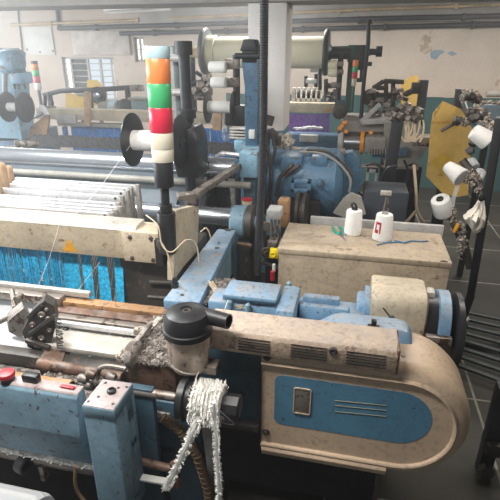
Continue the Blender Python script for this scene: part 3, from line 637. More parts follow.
# ================================================================== SIGNAL TOWERS
def tower(base, tp, r, label, segs, boot=True):
    base, tp = Vector(base), Vector(tp); d = tp-base; L_ = d.length; d.normalize()
    t = thing('signal_tower', label, 'signal light', base, 'signal towers')
    for nm, m, f0, f1, rr in segs: MB().lathe(base+d*(L_*f0), d, [(0, r*rr*.96), (.003, r*rr), (L_*(f1-f0)-.003, r*rr), (L_*(f1-f0), r*rr*.96)], 28).build(nm, m, t)
    return t
b = atY(168, 252, 1.94); tp = atY(157, 46, 1.94)
H_ = tp.z-b.z
def fz(v): return (atY(163, v, 1.94).z-b.z)/H_
tw = tower(b, tp, .05, 'large signal tower with orange green and red lenses on the cream cross beam end', [
    ('boot', 'black', 0, fz(212), .84), ('boot_neck', 'black', fz(213), fz(204), .6), ('pole', 'blackm', fz(206), fz(180), .4), ('socket', 'blackm', fz(186), fz(160), .86),
    ('lens_holder', 'clear', fz(161), fz(148), .97), ('white_lens', 'clear', fz(148.3), fz(132), 1), ('red_lens', 'red', fz(132.3), fz(107), 1),
    ('green_lens', 'green', fz(107.3), fz(83), 1), ('orange_lens', 'orange', fz(83.3), fz(58), 1), ('cap', 'cap', fz(58.3), 1, 1.02)])
MB().bar(tw.location+Vector((-.02, 0, .03)), Vector((-.90, 2.0, tw.location.z+.03)), .05, .04).build('mount', 'blackm', tw)
b2 = atY(42.5, 112, 6.2); t2 = atY(41.5, 61, 6.2); t2 = Vector((b2.x, b2.y, t2.z)); H2_ = t2.z-b2.z
fz2 = lambda v: (atY(42, v, 6.2).z-b2.z)/H2_
tower(b2, t2, .045, 'small distant signal tower with orange lens on top near the barred window', [('pole', 'blackm', 0, fz2(90), .5), ('white_lens', 'whiteplas', fz2(90), fz2(83), 1), ('red_lens', 'red', fz2(83), fz2(76.5), 1), ('green_lens', 'green', fz2(76.5), fz2(70), 1), ('orange_lens', 'orange', fz2(70), fz2(64), 1), ('cap', 'blackm', fz2(64), 1, 1)])
b3 = atY(351.5, 112, 5.1); t3 = atY(353.5, 60, 5.1); t3 = Vector((b3.x, b3.y, t3.z)); H3_ = t3.z-b3.z
fz3 = lambda v: (atY(352, v, 5.1).z-b3.z)/H3_
tower(b3, t3, .027, 'small signal tower in front of the green uprights under the cream roll', [('pole', 'greenp', 0, fz3(86), .6), ('white_lens', 'clear', fz3(86), fz3(78.5), .9), ('red_lens', 'red', fz3(78.5), fz3(72), 1), ('green_lens', 'green', fz3(72), fz3(66.5), 1), ('orange_lens', 'orange', fz3(66.5), fz3(61.5), 1), ('cap', 'orange', fz3(61.5), 1, 1)])
# cable on the big tower
tag(MB().tube([atY(146, 215, 1.93), atY(158, 226, 1.9), atY(162, 245, 1.88), atY(172, 252, 1.88), atY(186, 240, 1.95), atY(196, 244, 2.0), atY(199, 262, 2.0), ], .0032, 8, 6).tube([atY(160, 240, 1.89), atY(168, 255, 1.88), atY(172, 275, 1.88), atY(174, 292, 1.86)], .0032, 8, 6).build('signal_cable', 'cord'), 'cream cable looped round the black boot of the large signal tower', 'cable')
tag(MB().tube([atY(197, 237, 2.5), atY(206, 228, 2.5), atY(211, 240, 2.5), atY(207, 252, 2.5), atY(208, 262, 2.4)], .0045, 8, 6).build('loose_cable', 'cord'), 'short cream cable bent beside the blue support arm', 'cable')
p = atZ(175, 287, 1.08)
t = thing('cable_gland', 'black cable gland on the blue support arm end below the signal tower', 'cable gland', (p.x, p.y, 1.08)); MB().lathe((p.x, p.y, 1.08), (0, 0, 1), [(0, .018), (.015, .018), (.02, .012), (.045, .011)], 12).build('gland_body', 'black', t); MB().lathe((p.x, p.y, 1.092), (0, 0, 1), [(0, .02), (.008, .02)], 6).build('gland_nut', 'black', t)

# ================================================================== BOBBINS / SPOOLS
def spool(u0, u1, v0, v1, Y, rf, rc, label, yarn='white', fl='black'):
    a, b = atY(u0, v0, Y), atY(u1, v1, Y); b = Vector((b.x, Y, a.z)); ln = b.x-a.x
    t = thing('yarn_spool', label, 'spool', a, 'flanged yarn spools')
    th = rf*.09
    for x in (a.x, b.x):
        MB().lathe((x-th/2, Y, a.z), (1, 0, 0), [(0, rf*.93), (th*.3, rf), (th*.7, rf), (th, rf*.93)], 40).lathe((x-th, Y, a.z), (1, 0, 0), [(0, rf*.3), (th*2, rf*.3)], 16).build('flange', fl, t)
    MB().lathe((a.x, Y, a.z), (1, 0, 0), [(0, rc), (ln, rc)], 28).build('yarn_winding', yarn, t)
    return a, b
SP1 = spool(133, 181, 140, 140, 2.75, .165, .062, 'large black-flanged spool of white thread behind the big signal tower')
SP2 = spool(8, 25, 107, 107, 4.35, .15, .045, 'black-flanged thread spool in front of the blue machine column')
SP3 = spool(208, 234, 107, 107, 4.0, .135, .05, 'black-flanged thread spool beside the tall blue post and pillar')
# post & holder of spool 1
def post(name, label, cat, u0, v0, u1, v1, Y, r, m, extra=()):
    a, b = atY(u0, v0, Y), atY(u1, v1, Y); b = Vector((b.x, Y, b.z)); a = Vector((b.x, Y, a.z))
    t = thing(name, label, cat, b); MB().cyl(Vector((b.x, Y, 0)), a, r, n=14).build('pole', m, t); return t, a, b
t, a, b = post('spool_stand', 'dark upright stand with black clamp behind the big signal tower', 'stand', 183, 48, 190, 175, 3.0, .036, 'blackm')
MB().prism([(b.x-.06, b.z+.34), (b.x+.08, b.z+.34), (b.x+.11, b.z+.26), (b.x+.11, b.z+.02), (b.x-.03, b.z+.02), (b.x-.07, b.z+.2)], 'xz', 2.84, 3.08, .01).build('clamp_block', 'black', t)
MB().lathe((a.x, 3.0, a.z-.04), (0, 0, 1), [(0, .055), (.08, .055)], 16).build('collar', 'blackm', t)
MB().lathe((b.x, 3.0, b.z+.38), (0, 0, 1), [(0, .06), (.05, .06), (.06, .05)], 16).build('collar', 'blackm', t)
MB().cyl((SP1[1].x, 2.75, SP1[1].z), (b.x, 2.95, SP1[1].z), .025).build('spindle', 'blackm', t)
t2_, a2, b2_ = post('spool_stand', 'grey upright stand standing just behind the dark spool stand', 'stand', 176, 46, 181, 120, 3.5, .05, 'flange')
for v in (58, 92):
    p = atY(178, v, 3.45); MB().box((p.x, 3.45, p.z), (.12, .1, .05)).cyl((p.x-.09, 3.4, p.z), (p.x+.09, 3.4, p.z), .018).build('clamp', 'lightgrey', t2_)
t, a, b = post('spool_stand', 'slim dark stand holding small cones next to the tall blue post', 'stand', 235, 55, 237, 125, 4.05, .03, 'blackm')
MB().bx(b.x-.09, b.x+.08, 3.98, 4.12, b.z, b.z+.17, .01).build('base_block', 'black', t)
MB().cyl((SP3[1].x, 4.0, SP3[1].z), (b.x+.03, 4.02, SP3[1].z), .02).build('spindle', 'blackm', t)
for v in (64, 82):
    p = atY(229, v, 4.05); MB().bx(p.x-.04, p.x+.09, 4.0, 4.07, p.z-.04, p.z+.04, .01).build('cone_clip', 'dirtysteel', t)
def cone(base, axis, h, r0, r1, label, name='yarn_cone', m='white', mark=False, tip=True, group='white yarn cones'):
    base = Vector(base); ax = Vector(axis).normalized()
    t = thing(name, label, 'yarn cone', base, group)
    MB().lathe(base, ax, [(0, r0*.9), (h*.03, r0*.985), (h*.08, r0), (h*.93, r1*1.03), (h*.98, r1*.96), (h, r1*.8), (h, r1*.42), (h*.97, r1*.4)], 32).build('yarn_winding', m, t)
    if tip: MB().lathe(base+ax*(h*.96), ax, [(0, r1*.38), (h*.1, r1*.36), (h*.105, r1*.22), (h*.03, r1*.2)], 16).build('core', 'iron', t)
    return t
for v, L_ in ((67, 17), (82.5, 15)):
    p = atY(226, v, 3.95); q = atY(226-L_, v+1, 3.95); cone(p, (-1, 0, 0.0), p.x-q.x, .046, .04, ('upper' if v < 70 else 'lower')+' of two white cones held sideways in front of the cream roll', tip=False)
# ================================================================== BIG FABRIC ROLL behind pillar
a, b = atY(206, 54, 5.3), atY(326, 51, 5.3); zc = (a.z+b.z)/2
t = thing('fabric_roll', 'big cream roll with wide flanges hung high behind the pillar', 'roll', (a.x, 5.3, zc))
MB().lathe((a.x, 5.3, zc), (1, 0, 0), [(0, .17), (.12, .17), (.125, .155), (b.x-a.x, .155)], 40).build('roll_body', 'cloth2', t)
MB().lathe((a.x-.02, 5.3, zc), (1, 0, 0), [(0, .235), (.015, .245), (.035, .245), (.05, .235)], 48).build('flange', 'flange', t)
MB().lathe((b.x-.02, 5.3, zc), (1, 0, 0), [(0, .215), (.015, .225), (.035, .225), (.05, .215)], 48).build('flange', 'darkgreen', t)
MB().lathe((a.x-.28, 5.3, zc), (1, 0, 0), [(0, .05), (.27, .06)], 20).build('axle', 'pipey', t)
MB().lathe((b.x, 5.3, zc), (1, 0, 0), [(0, .1), (.03, .1), (.06, .06), (.25, .065), (.25, .03), (.45, .03)], 20).build('axle', 'darkgreen', t)
t, a, b = post('roll_stand', 'thin dark stand under the axle of the cream roll, behind the spools', 'stand', 194, 56, 195, 120, 5.3, .03, 'blackm')
for v in (90, 97): p = atY(196, v, 5.25); MB().box(p, (.2, .1, .06)).lathe(p+Vector((.05, -.06, 0)), (1, 0, 0), [(0, .03), (.12, .03)], 12).build('bracket', 'dirtysteel', t)

# ================================================================== WARP BEAM & ROLLERS behind heald shafts
a, b = atY(-10, 158, 3.15), atY(237, 166, 3.15)
t = thing('guide_roller', 'long polished steel roller running behind the heald shafts', 'roller', (b.x, 3.15, 1.3))
MB().lathe((-3.2, 3.15, 1.335), (1, 0, 0), [(0, .072), (b.x+3.2-.005, .072), (b.x+3.2, .068)], 36).build('roller_body', 'chrome', t)
MB().lathe((b.x, 3.15, 1.335), (1, 0, 0), [(0, .05), (.03, .05), (.03, .03), (.12, .03)], 20).build('journal', 'blueold', t)
p = atY(200, 163, 3.1)
tag(MB().cyl((-3.2, 3.05, 1.245), (b.x+.12, 3.05, 1.245), .024).build('tie_bar', 'grey'), 'slim grey steel tube just under the polished roller', 'bar')
t = thing('warp_drum', 'large dark warp drum with ribbed black flange below the polished roller', 'warp beam', (-1.2, 3.15, .9))
MB().lathe((-3.2, 3.25, .90), (1, 0, 0), [(0, .33), (2.0, .33)], 48).build('warp_winding', 'warpd', t)
fx = atY(213, 200, 3.15).x
mb = MB(); mb.lathe((fx-.03, 3.25, .93), (1, 0, 0), [(0, .36), (.03, .37), (.04, .36), (.03, .3), (.02, .1)], 48)
for k in range(24): a0 = 2*pi*k/24; mb.bar((fx+.005, 3.25+.1*cos(a0), .93+.1*sin(a0)), (fx+.012, 3.25+.34*cos(a0), .93+.34*sin(a0)), .018, .02, .002)
mb.build('flange', 'blackm', t)
tag(MB().poly([(-3.2, 3.1, 1.3), (fx-.04, 3.1, 1.3), (fx-.04, 3.02, 1.0), (-3.2, 3.02, 1.0)], (0, .004, 0)).build('warp_sheet', 'warpd', kind='stuff'), 'grey sheet of warp yarn dropping below the polished roller', 'warp yarn')
a, b = atY(193, 215, 2.85), atY(243, 218, 2.85)
t = thing('back_roller', 'short polished roller beside the blue pulley below the ribbed flange', 'roller', (a.x, 2.85, 1.05))
zc = (a.z+b.z)/2
MB().lathe((-2.6, 2.85, zc), (1, 0, 0), [(0, .062), (b.x-.06+2.6, .062)], 30).build('roller_body', 'chrome', t)
MB().lathe((b.x-.06, 2.85, zc), (1, 0, 0), [(0, .07), (.05, .07), (.055, .05), (.1, .045)], 20).build('bearing', 'bluestreak', t)
# blue bearing bracket and post
a = atY(243, 152, 3.2)
t = thing('machine_post', 'tall slim blue upright post with black clamp head before the pillar', 'post', atY(251, 160, 3.3))
x0, x1 = atY(246.5, 100, 3.3).x, atY(259, 100, 3.3).x
zt = atY(252, 58, 3.3).z; zb = atY(250, 150, 3.3).z
MB().prism([(x0+.0, zb), (x1+.0, zb), (x1+.0, zt-.18), (x1-.005, zt), (x0-.02, zt), (x0-.02, zt-.02), (x0, zt-.18)], 'xz', 3.25, 3.36, .005).build('column', 'bluefar', t)
p = atY(251, 51, 3.3); MB().bx(p.x-.05, p.x+.05, 3.24, 3.36, p.z-.07, p.z+.03, .01).prism([(p.x-.06, p.z), (p.x+.06, p.z), (p.x+.035, p.z+.07), (p.x-.035, p.z+.07)], 'xz', 3.23, 3.37, .005).cyl((p.x-.09, 3.22, p.z-.03), (p.x+.09, 3.22, p.z-.03), .018).build('clamp_head', 'blackm', t)
p = atY(252, 134, 3.24); MB().bx(p.x-.02, p.x+.02, 3.22, 3.26, p.z-.03, p.z+.03).build('switch_plate', 'whiteplas', t)
MB().bx(x0-.06, x1+.05, 3.2, 3.42, zb-.02, zb+.04, .01).build('base_plate', 'bluestreak', t)
p, q = atY(241, 150, 3.12), atY(259, 176, 3.12)
MB().bx(p.x, q.x, 3.05, 3.4, q.z, p.z, .01).build('bearing_box', 'bluestreak', t)
MB().bx(p.x+.02, q.x-.02, 3.1, 3.35, 0, q.z+.02, .01).build('lower_leg', 'bluedark', t)
# blue pulley
c = atY(243, 222, 2.75)
t = thing('drive_pulley', 'round blue pulley housing with shaft between support arm and cabinet', 'pulley', c)
MB().lathe((c.x-.07, 2.75, c.z), (1, 0, 0), [(0, .09), (.01, .105), (.09, .11), (.1, .10)], 32).build('housing', 'blueold', t)
MB().lathe((c.x+.03, 2.75, c.z), (1, 0, 0), [(0, .11), (.04, .115), (.05, .09)], 32).build('dark_rim', 'iron', t)
MB().lathe((c.x+.07, 2.75, c.z), (1, 0, 0), [(0, .045), (.14, .045), (.15, .03)], 20).build('hub', 'blueold', t)
MB().bx(c.x-.05, c.x+.06, 2.7, 2.82, 0, c.z-.08, .01).build('pedestal', 'iron', t)
MB().cyl(atY(236, 243, 2.6), atY(252, 246, 2.6), .014).build('clamp_screw', 'rust', t)
# small bits between pulley and conduit
c = atY(247, 205, 2.9)
t = thing('oil_cup', 'small cream cup with red rim beside the dark flexible conduit', 'cup', c); MB().lathe(c-Vector((0, 0, .06)), (0, 0, 1), [(0, .024), (.1, .036), (.1, .03), (.03, .024)], 20).build('cup_body', 'pipey', t); MB().lathe(c+Vector((0, 0, .035)), (0, 0, 1), [(0, .037), (.008, .037), (.008, .031)], 20).build('rim', 'redp', t)
t = thing('control_valve', 'grey valve body with rods standing at the cabinet corner', 'valve', atY(277, 232, 2.6))
a, b = atY(268, 207, 2.6), atY(282, 218, 2.6); MB().bx(a.x, b.x, 2.55, 2.66, b.z, a.z, .012).build('valve_cap', 'lightgrey', t)
a, b = atY(269, 218, 2.6), atY(281, 240, 2.6); mb = MB()
for f in (.2, .5, .85): x = a.x+(b.x-a.x)*f; mb.cyl((x, 2.6, b.z-.12), (x, 2.6, a.z), .008)
mb.bx(a.x, b.x, 2.56, 2.64, b.z-.04, b.z, .004); mb.build('rod', 'dirtysteel', t, split=True)
a, b = atY(283, 198, 2.95), atY(289, 226, 2.95); MB().bx(a.x-.03, b.x, 2.9, 3.0, b.z, a.z, .015).build('cast_arm', 'woodold', t)
t = thing('sensor_plug', 'bright yellow sensor block with red plug hanging beside the cabinet', 'sensor', atY(274, 255, 2.5))
p = atY(274, 253, 2.48); MB().box(p, (.05, .045, .055), Euler((0, .1, .2)), .006).lathe(p+Vector((0, -.024, 0)), (0, -1, 0), [(-.004, .018), (.006, .017), (.006, .01), (0, .009)], 16).build('body', 'yellow', t)
p = atY(274, 264, 2.46); MB().cyl(p, p+Vector((0, 0, -.05)), .01).build('label_sleeve', 'whiteplas', t)
p = atY(272.5, 271, 2.44); MB().cyl(p, p+Vector((0, 0, -.06)), .013).build('plug', 'redp', t)
MB().tube([atY(276, 247, 2.5), atY(280, 236, 2.5), atY(277, 226, 2.52)], .006, 8, 4).build('lead', 'black', t)
# ribbed conduit hanging from ceiling
pts = [(atY(264.5, -40, 2.55)), atY(264, 40, 2.55), atY(263.5, 110, 2.55), atY(262, 170, 2.52), atY(260, 215, 2.5), atY(258, 255, 2.48), atY(257, 275, 2.46)]
pts[0].z = 2.85; x_ = pts[1].x
t = thing('flexible_conduit', 'ribbed black flexible conduit hanging from ceiling in front of the pillar', 'conduit', pts[-1])
mb = MB(); mb.tube(pts, .021, 12, 6); mb.build('conduit_tube', 'rubber', t)
mb = MB()
for i in range(len(pts)-1):
    n = max(2, int((pts[i+1]-pts[i]).length/.012))
    for k in range(n):
        p = pts[i].lerp(pts[i+1], k/n); mb.lathe(p-Vector((0, 0, .002)), (0, 0, 1), [(0, .0215), (.002, .0245), (.004, .0215)], 12, False)
mb.build('conduit_ribbing', 'rubber', t)

t = thing('brake_unit', 'dark greasy brake linkage of rods and plates between conduit and cabinet', 'machine', atY(270, 270, 2.7)-Vector((0, 0, .4)))
a, b = atY(266, 236, 2.8), atY(279, 300, 2.8); MB().bx(a.x, b.x, 2.78, 2.83, 0, a.z, .01).build('back_plate', 'dark', t)
mb = MB(); mb.cyl(atY(264, 215, 2.7), atY(266, 262, 2.7), .012).cyl(atY(268, 240, 2.68), atY(280, 262, 2.68), .012).cyl(atY(262, 262, 2.66), atY(278, 268, 2.66), .014); mb.build('linkage_rod', 'iron', t, split=True)
mb = MB(); mb.lathe(atY(267, 252, 2.66), (.3, -1, 0), [(0, .035), (.02, .035), (.02, .02), (.04, .02)], 16).lathe(atY(266, 225, 2.7), (.3, -1, 0), [(0, .03), (.03, .03)], 12); mb.build('pivot', 'dirtysteel', t, split=True)
t = thing('hose_bracket', 'dark bracket with greasy hoses and clamps just behind the flexible conduit', 'bracket', atY(268, 215, 3.4))
a, b = atY(262, 150, 3.4), atY(266, 215, 3.4); MB().bx(a.x, b.x, 3.34, 3.42, b.z, a.z, .01).build('side_plate', 'iron', t)
mb = MB(); mb.tube([atY(266, 132, 3.3), atY(268, 150, 3.3), atY(271, 175, 3.3), atY(268, 200, 3.3)], .014, 8, 5); mb.tube([atY(272, 128, 3.3), atY(275, 150, 3.3), atY(270, 168, 3.3)], .012, 8, 5); mb.build('hose', 'iron', t, split=True)
for (uu, vv) in ((268, 120), (272, 134), (277, 140), (265, 140)): MB().box(atY(uu, vv, 3.35), (.07, .06, .06), Euler((.2, .3*uu, vv))).build('clamp', 'iron', t)

# ================================================================== CABINET
fl, fr, bk = atZ(279, 247, 1.056), atZ(451, 262, 1.056), atZ(440, 234, 1.056)
yf = 2.455; cx0, cx1, cy1 = fl.x, fr.x, bk.y
t = thing('control_cabinet', 'dusty beige control cabinet with worn flat top carrying two yarn cones', 'cabinet', ((cx0+cx1)/2, yf+.2, 0))
MB().bx(cx0, cx1, yf, cy1, .10, 1.025, .006).build('body', 'cab', t)
MB().bx(cx0-.006, cx1+.006, yf-.006, cy1+.006, 1.022, 1.056, .005).build('top', 'cab', t)
MB().bx(cx0+.03, cx1-.03, yf+.03, cy1-.03, 0, .10, .002).build('plinth', 'iron', t)
p = atY(440, 292, yf); MB().lathe(p, (0, -1, 0), [(0, .014), (.006, .014), (.009, .006)], 16).build('lock', 'iron', t)
q = [atZ(u, v, 1.0565) for u, v in ((293, 237), (318, 239), (312, 244), (287, 242))]; MB().poly(q, (0, 0, .001)).build('worn_patch', 'cab', t)
p = atY(447, 268, yf); mb = MB(); mb.blob((p.x-.01, yf, p.z+.02), .012, .3, 2, (.8, .15, 1.6)).blob((p.x-.02, yf, p.z+.035), .01, .3, 2, (1.8, .15, .6)); mb.build('rust_mark', 'rust', t)
c1 = atZ(352.5, 233.5, 1.056); c2 = atZ(382, 239, 1.056)
k1 = cone((c1.x, c1.y, 1.056), (0, 0, 1), .155, .054, .046, 'plain white yarn cone with dark core, standing beside teal snips', tip=False)
MB().lathe((c1.x, c1.y, 1.056+.152), (0, 0, 1), [(0, .02), (.012, .018), (.016, .01)], 16).tube([(c1.x-.01, c1.y, 1.21), (c1.x-.02, c1.y, 1.24), (c1.x-.006, c1.y, 1.25), (c1.x+.006, c1.y, 1.235), (c1.x+.012, c1.y, 1.215)], .006, 8, 4).build('core', 'black', k1)
k2 = cone((c2.x, c2.y, 1.056), (0, 0, 1), .16, .06, .047, 'white yarn cone with red square mark standing on the cabinet', tip=False)
MB().lathe((c2.x, c2.y, 1.056+.157), (0, 0, 1), [(0, .02), (.012, .017), (.016, .01)], 16).build('core', 'grey', k2)
def conepatch(c, h0, h1, a0, a1, m, par, dr=.0012, nm='red_mark', r0=.06, r1=.047, h=.16, hole=False):
    rows = []
    for z in (h0, h0+(h1-h0)/3, h0+2*(h1-h0)/3, h1):
        r = r0+(r1*1.03-r0)*(z-.0128)/(h*.93-.0128)+dr; rows.append([Vector((c.x+r*cos(a0+(a1-a0)*k/8), c.y+r*sin(a0+(a1-a0)*k/8), 1.056+z)) for k in range(9)])
    mb = MB(); mb.loft(rows, False); mb.build(nm, m, par)
va = math.atan2(-c2.y, -c2.x)
conepatch(c2, .05, .118, va-.95, va-.25, 'redp', k2)
conepatch(c2, .072, .104, va-.72, va-.42, 'white', k2, .0022, 'white_letter'); conepatch(c2, .05, .072, va-.48, va-.38, 'white', k2, .0022, 'white_letter')
# snips
p = atZ(340, 231, 1.062)
t = thing('thread_snips', 'teal-handled thread snips lying open by the plain yarn cone', 'snips', p)
def fl3(pts, z=1.062): return [atZ(u, v, z) for u, v in pts]
MB().tube(fl3([(332.5, 227), (334, 231), (337, 233), (340, 234)]), .008, 8, 4).build('handle', 'teal', t)
MB().tube(fl3([(339, 227), (342, 229), (343.5, 231.5), (342, 234)]), .008, 8, 4).build('handle', 'teal', t)
MB().poly(fl3([(337.5, 233), (342, 231.5), (344.5, 236), (345.5, 241)], 1.06), (0, 0, .003)).build('blade', 'steel', t)
MB().poly(fl3([(339, 233), (344, 232), (345, 236), (345.8, 240.5)], 1.064), (0, 0, .003)).build('blade', 'steel', t)
tag(MB().tube(fl3([(377, 245), (386, 243), (398, 242), (404, 242.5), (412, 241), (420, 241.5), (428, 241)], 1.060), .004, 6, 4).tube(fl3([(394, 240.5), (400, 241.5), (405, 243), (410, 241)], 1.063), .003, 6, 4).build('blue_string', 'bluecord'), 'thin blue string lying across the cabinet top before the marked cone', 'string')
# white tray edge behind cabinet
a, b = atY(311, 211, cy1+.12), atY(443, 230, cy1+.12)
tag(MB().bx(a.x, b.x, cy1+.1, cy1+.13, .9, (a.z+b.z)/2, .004).bx(a.x, b.x, cy1+.13, cy1+.32, .9, .93, .004).build('metal_tray', 'lightgrey'), 'pale metal tray edge standing behind the beige control cabinet', 'tray')

# ================================================================== MAIN MOTOR (cream, near)
a = atY(366, 303, 1.95); b = atY(421, 306, 1.95); z = a.z
z = .99; yc = 2.0
x0, x1 = atY(370, 300, yc).x, atY(425, 300, yc).x
t = thing('drive_motor', 'cream-shrouded motor with blue flange and black wheel next to the cover', 'motor', ((x0+x1)/2, yc, .8))
sec = [(-.13, -.2), (-.13, .06), (-.115, .105), (-.08, .13), (.06, .135), (.1, .12), (.12, .07), (.12, -.2)]
mb = MB(); mb.loft([[Vector((x, yc+y*s, z+zz*s)) for y, zz in sec] for x, s in ((x0, .95), (x0+.012, 1), (x1-.03, 1), (x1-.008, .97), (x1, .9))]); sh = mb.build('shroud', 'cream', t)
mb = MB(); mb.lathe((x0+.09, yc-.135, z+.035), (0, -1, 0), [(0, .012), (.006, .011)], 10); mb.build('shroud_screw', 'steel', sh)
mb = MB(); mb.tube([(x0+.05, yc-.133, z+.075), (x0+.09, yc-.134, z+.03), (x0+.14, yc-.134, z-.02), (x0+.15, yc-.134, z-.06)], .003, 5, 3); mb.build('slit', 'dark', sh)
MB().lathe((x0-.06, yc, z), (1, 0, 0), [(0, .06), (.01, .07), (.03, .07), (.035, .1), (.06, .1)], 28).build('front_flange', 'blue', t)
MB().bx(x1-.01, x1+.035, yc-.03, yc+.03, z+.06, z+.12, .008).build('terminal_tab', 'plate', t)
MB().lathe((x1-.01, yc, z-.02), (1, 0, 0), [(0, .12), (.06, .12), (.062, .10)], 32).build('dark_ring', 'black', t)
MB().lathe((x1+.05, yc, z-.02), (1, 0, 0), [(0, .12), (.006, .132), (.05, .132), (.055, .115)], 36).build('blue_ring', 'blue', t)
MB().bx(x1-.0, x1+.11, yc-.155, yc-.12, z-.07, z-.03, .005).build('bracket', 'dirtysteel', t)
MB().lathe((x1+.125, yc, z-.07), (1, 0, 0), [(0, .155), (.008, .172), (.03, .172), (.036, .155)], 40).build('wheel', 'black', t)
MB().bx(x0+.02, x1-.02, yc-.1, yc+.1, .3, z-.19, .01).build('mount', 'iron', t)

# ================================================================== SECOND LOOM DRIVE (blue, behind cabinet)
Yg = 3.55
t = thing('gear_unit', 'big rounded blue gear unit with angular end guard behind the cabinet', 'machine', atY(320, 200, Yg)-Vector((0, 0, .9)))
xa, xb, xc, xd = [atY(u, 170, Yg).x for u in (264, 305, 345, 366)]
zt, zb_ = atY(320, 152, Yg).z, .55
def octo(r, cx, cz, x): return [Vector((x, Yg+r*cos(2*pi*(k+.5)/10)*.9, cz+r*sin(2*pi*(k+.5)/10))) for k in range(10)]
zc = zt-.24
mb = MB(); mb.loft([octo(r, 0, zc, x) for x, r in ((xa+.02, .2), (xa+.06, .25), (xb-.05, .25), (xb-.02, .27), (xb+.03, .28), (xc-.06, .27), (xc-.015, .22), (xc, .14))]); mb.build('casing', 'bluefar', t)
u = lambda pts, Y: [atY(a, b, Y) for a, b in pts]
MB().poly(u([(322, 158), (352, 152), (360, 163), (362, 180), (358, 193), (346, 206), (330, 206)], Yg+.12), (0, .12, 0)).build('end_guard', 'bluefar', t)
a, b = atY(312, 154, Yg-.1), atY(328, 166, Yg-.1); MB().bx(a.x, b.x, Yg-.18, Yg+.02, b.z, a.z, .012).build('lid', 'bluefar', t)
a, b = atY(283, 153, Yg-.1), atY(303, 172, Yg-.1); MB().bx(a.x, b.x, Yg-.2, Yg+.05, b.z, a.z, .015).build('lid', 'bluefar', t)
a, b = atY(292, 178, Yg-.35), atY(311, 192, Yg-.35)
mb = MB(); mb.bx(a.x, b.x, Yg-.4, Yg-.35, b.z, b.z+.03).bx(a.x, a.x+.025, Yg-.4, Yg-.35, b.z, a.z).bx(b.x-.025, b.x, Yg-.4, Yg-.35, b.z, a.z).bx(a.x, b.x, Yg-.4, Yg-.35, a.z-.025, a.z).bx(a.x+.01, b.x-.01, Yg-.38, Yg-.2, b.z, b.z+.02); mb.build('bracket', 'bluefar', t)
c = atY(301, 212, Yg-.4); MB().lathe((c.x-.04, Yg-.4, c.z), (1, 0, 0), [(0, .13), (.01, .15), (.03, .15), (.035, .12), (.05, .12), (.055, .15), (.075, .15), (.085, .13)], 36).build('belt_wheel', 'iron', t)
MB().bx(c.x-.1, c.x+.12, Yg-.3, Yg+.2, 0, c.z+.05, .01).build('stand', 'dark', t)
mb = MB(); mb.tube(u([(270, 205), (276, 190), (286, 176), (300, 165)], Yg-.2), .012, 8, 4); mb.build('lever', 'rust', t)
p = atY(288, 172, Yg-.25); mb = MB(); mb.tube(u([(276, 196), (279, 180), (285, 172), (293, 164)], Yg-.28), .015, 8, 4); mb.build('lever', 'iron', t)
c = atY(320, 183, Yg-.28); MB().lathe(c, (.3, -1, 0), [(0, .03), (.03, .03), (.035, .02)], 12).bar(c, c+Vector((.06, -.03, -.05)), .02, .02).build('drain_cock', 'bluefar', t)
for i, pts in enumerate(([(300, 152), (320, 153), (338, 163), (350, 178), (349, 192)], [(306, 150), (328, 152), (345, 165), (353, 176)])):
    MB().tube(u(pts, Yg-.15), .009, 8, 5).build('hose', 'iron' if i else 'grey', t)
tag(MB().bx(atY(275, 150, 3.7).x, atY(345, 150, 3.7).x, 3.66, 3.76, atY(300, 153, 3.7).z, atY(300, 148, 3.7).z, .005).build('steel_rail', 'dirtysteel'), 'long rusty rail running over the big blue gear unit', 'rail')
t = thing('lint_pile', 'clump of brown lint and scrap caught on the rail by the pillar', 'lint', atY(283, 142, 3.7)); mb = MB()
for k in range(40): mb.blob(atY(random.uniform(278, 290), random.uniform(137, 147), 3.7+random.uniform(-.05, .05)), random.uniform(.02, .045), .3, 1)
mb.build('lint_fluff', 'lint', t, kind='stuff')
a, b = atY(334, 193, 3.15), atY(358, 214, 3.15)
t = thing('scrap_plate', 'tilted dull grey metal guard leaning behind the plain yarn cone', 'plate', (a.x, 3.15, b.z)); MB().poly([atY(x, y, 3.15) for x, y in ((333, 213), (343, 199), (351, 193), (361, 197), (366, 214), (350, 220))], (0, .03, 0)).build('sheet', 'grey', t)
t = thing('steel_box', 'dark slate box standing behind the marked yarn cone', 'box', atY(385, 215, 3.5)-Vector((0, 0, .6))); a, b = atY(364, 187, 3.5), atY(402, 235, 3.5); MB().bx(a.x, b.x, 3.4, 3.7, b.z-.4, a.z, .01).build('box_body', mat('slate', (48, 54, 62), .6), t)

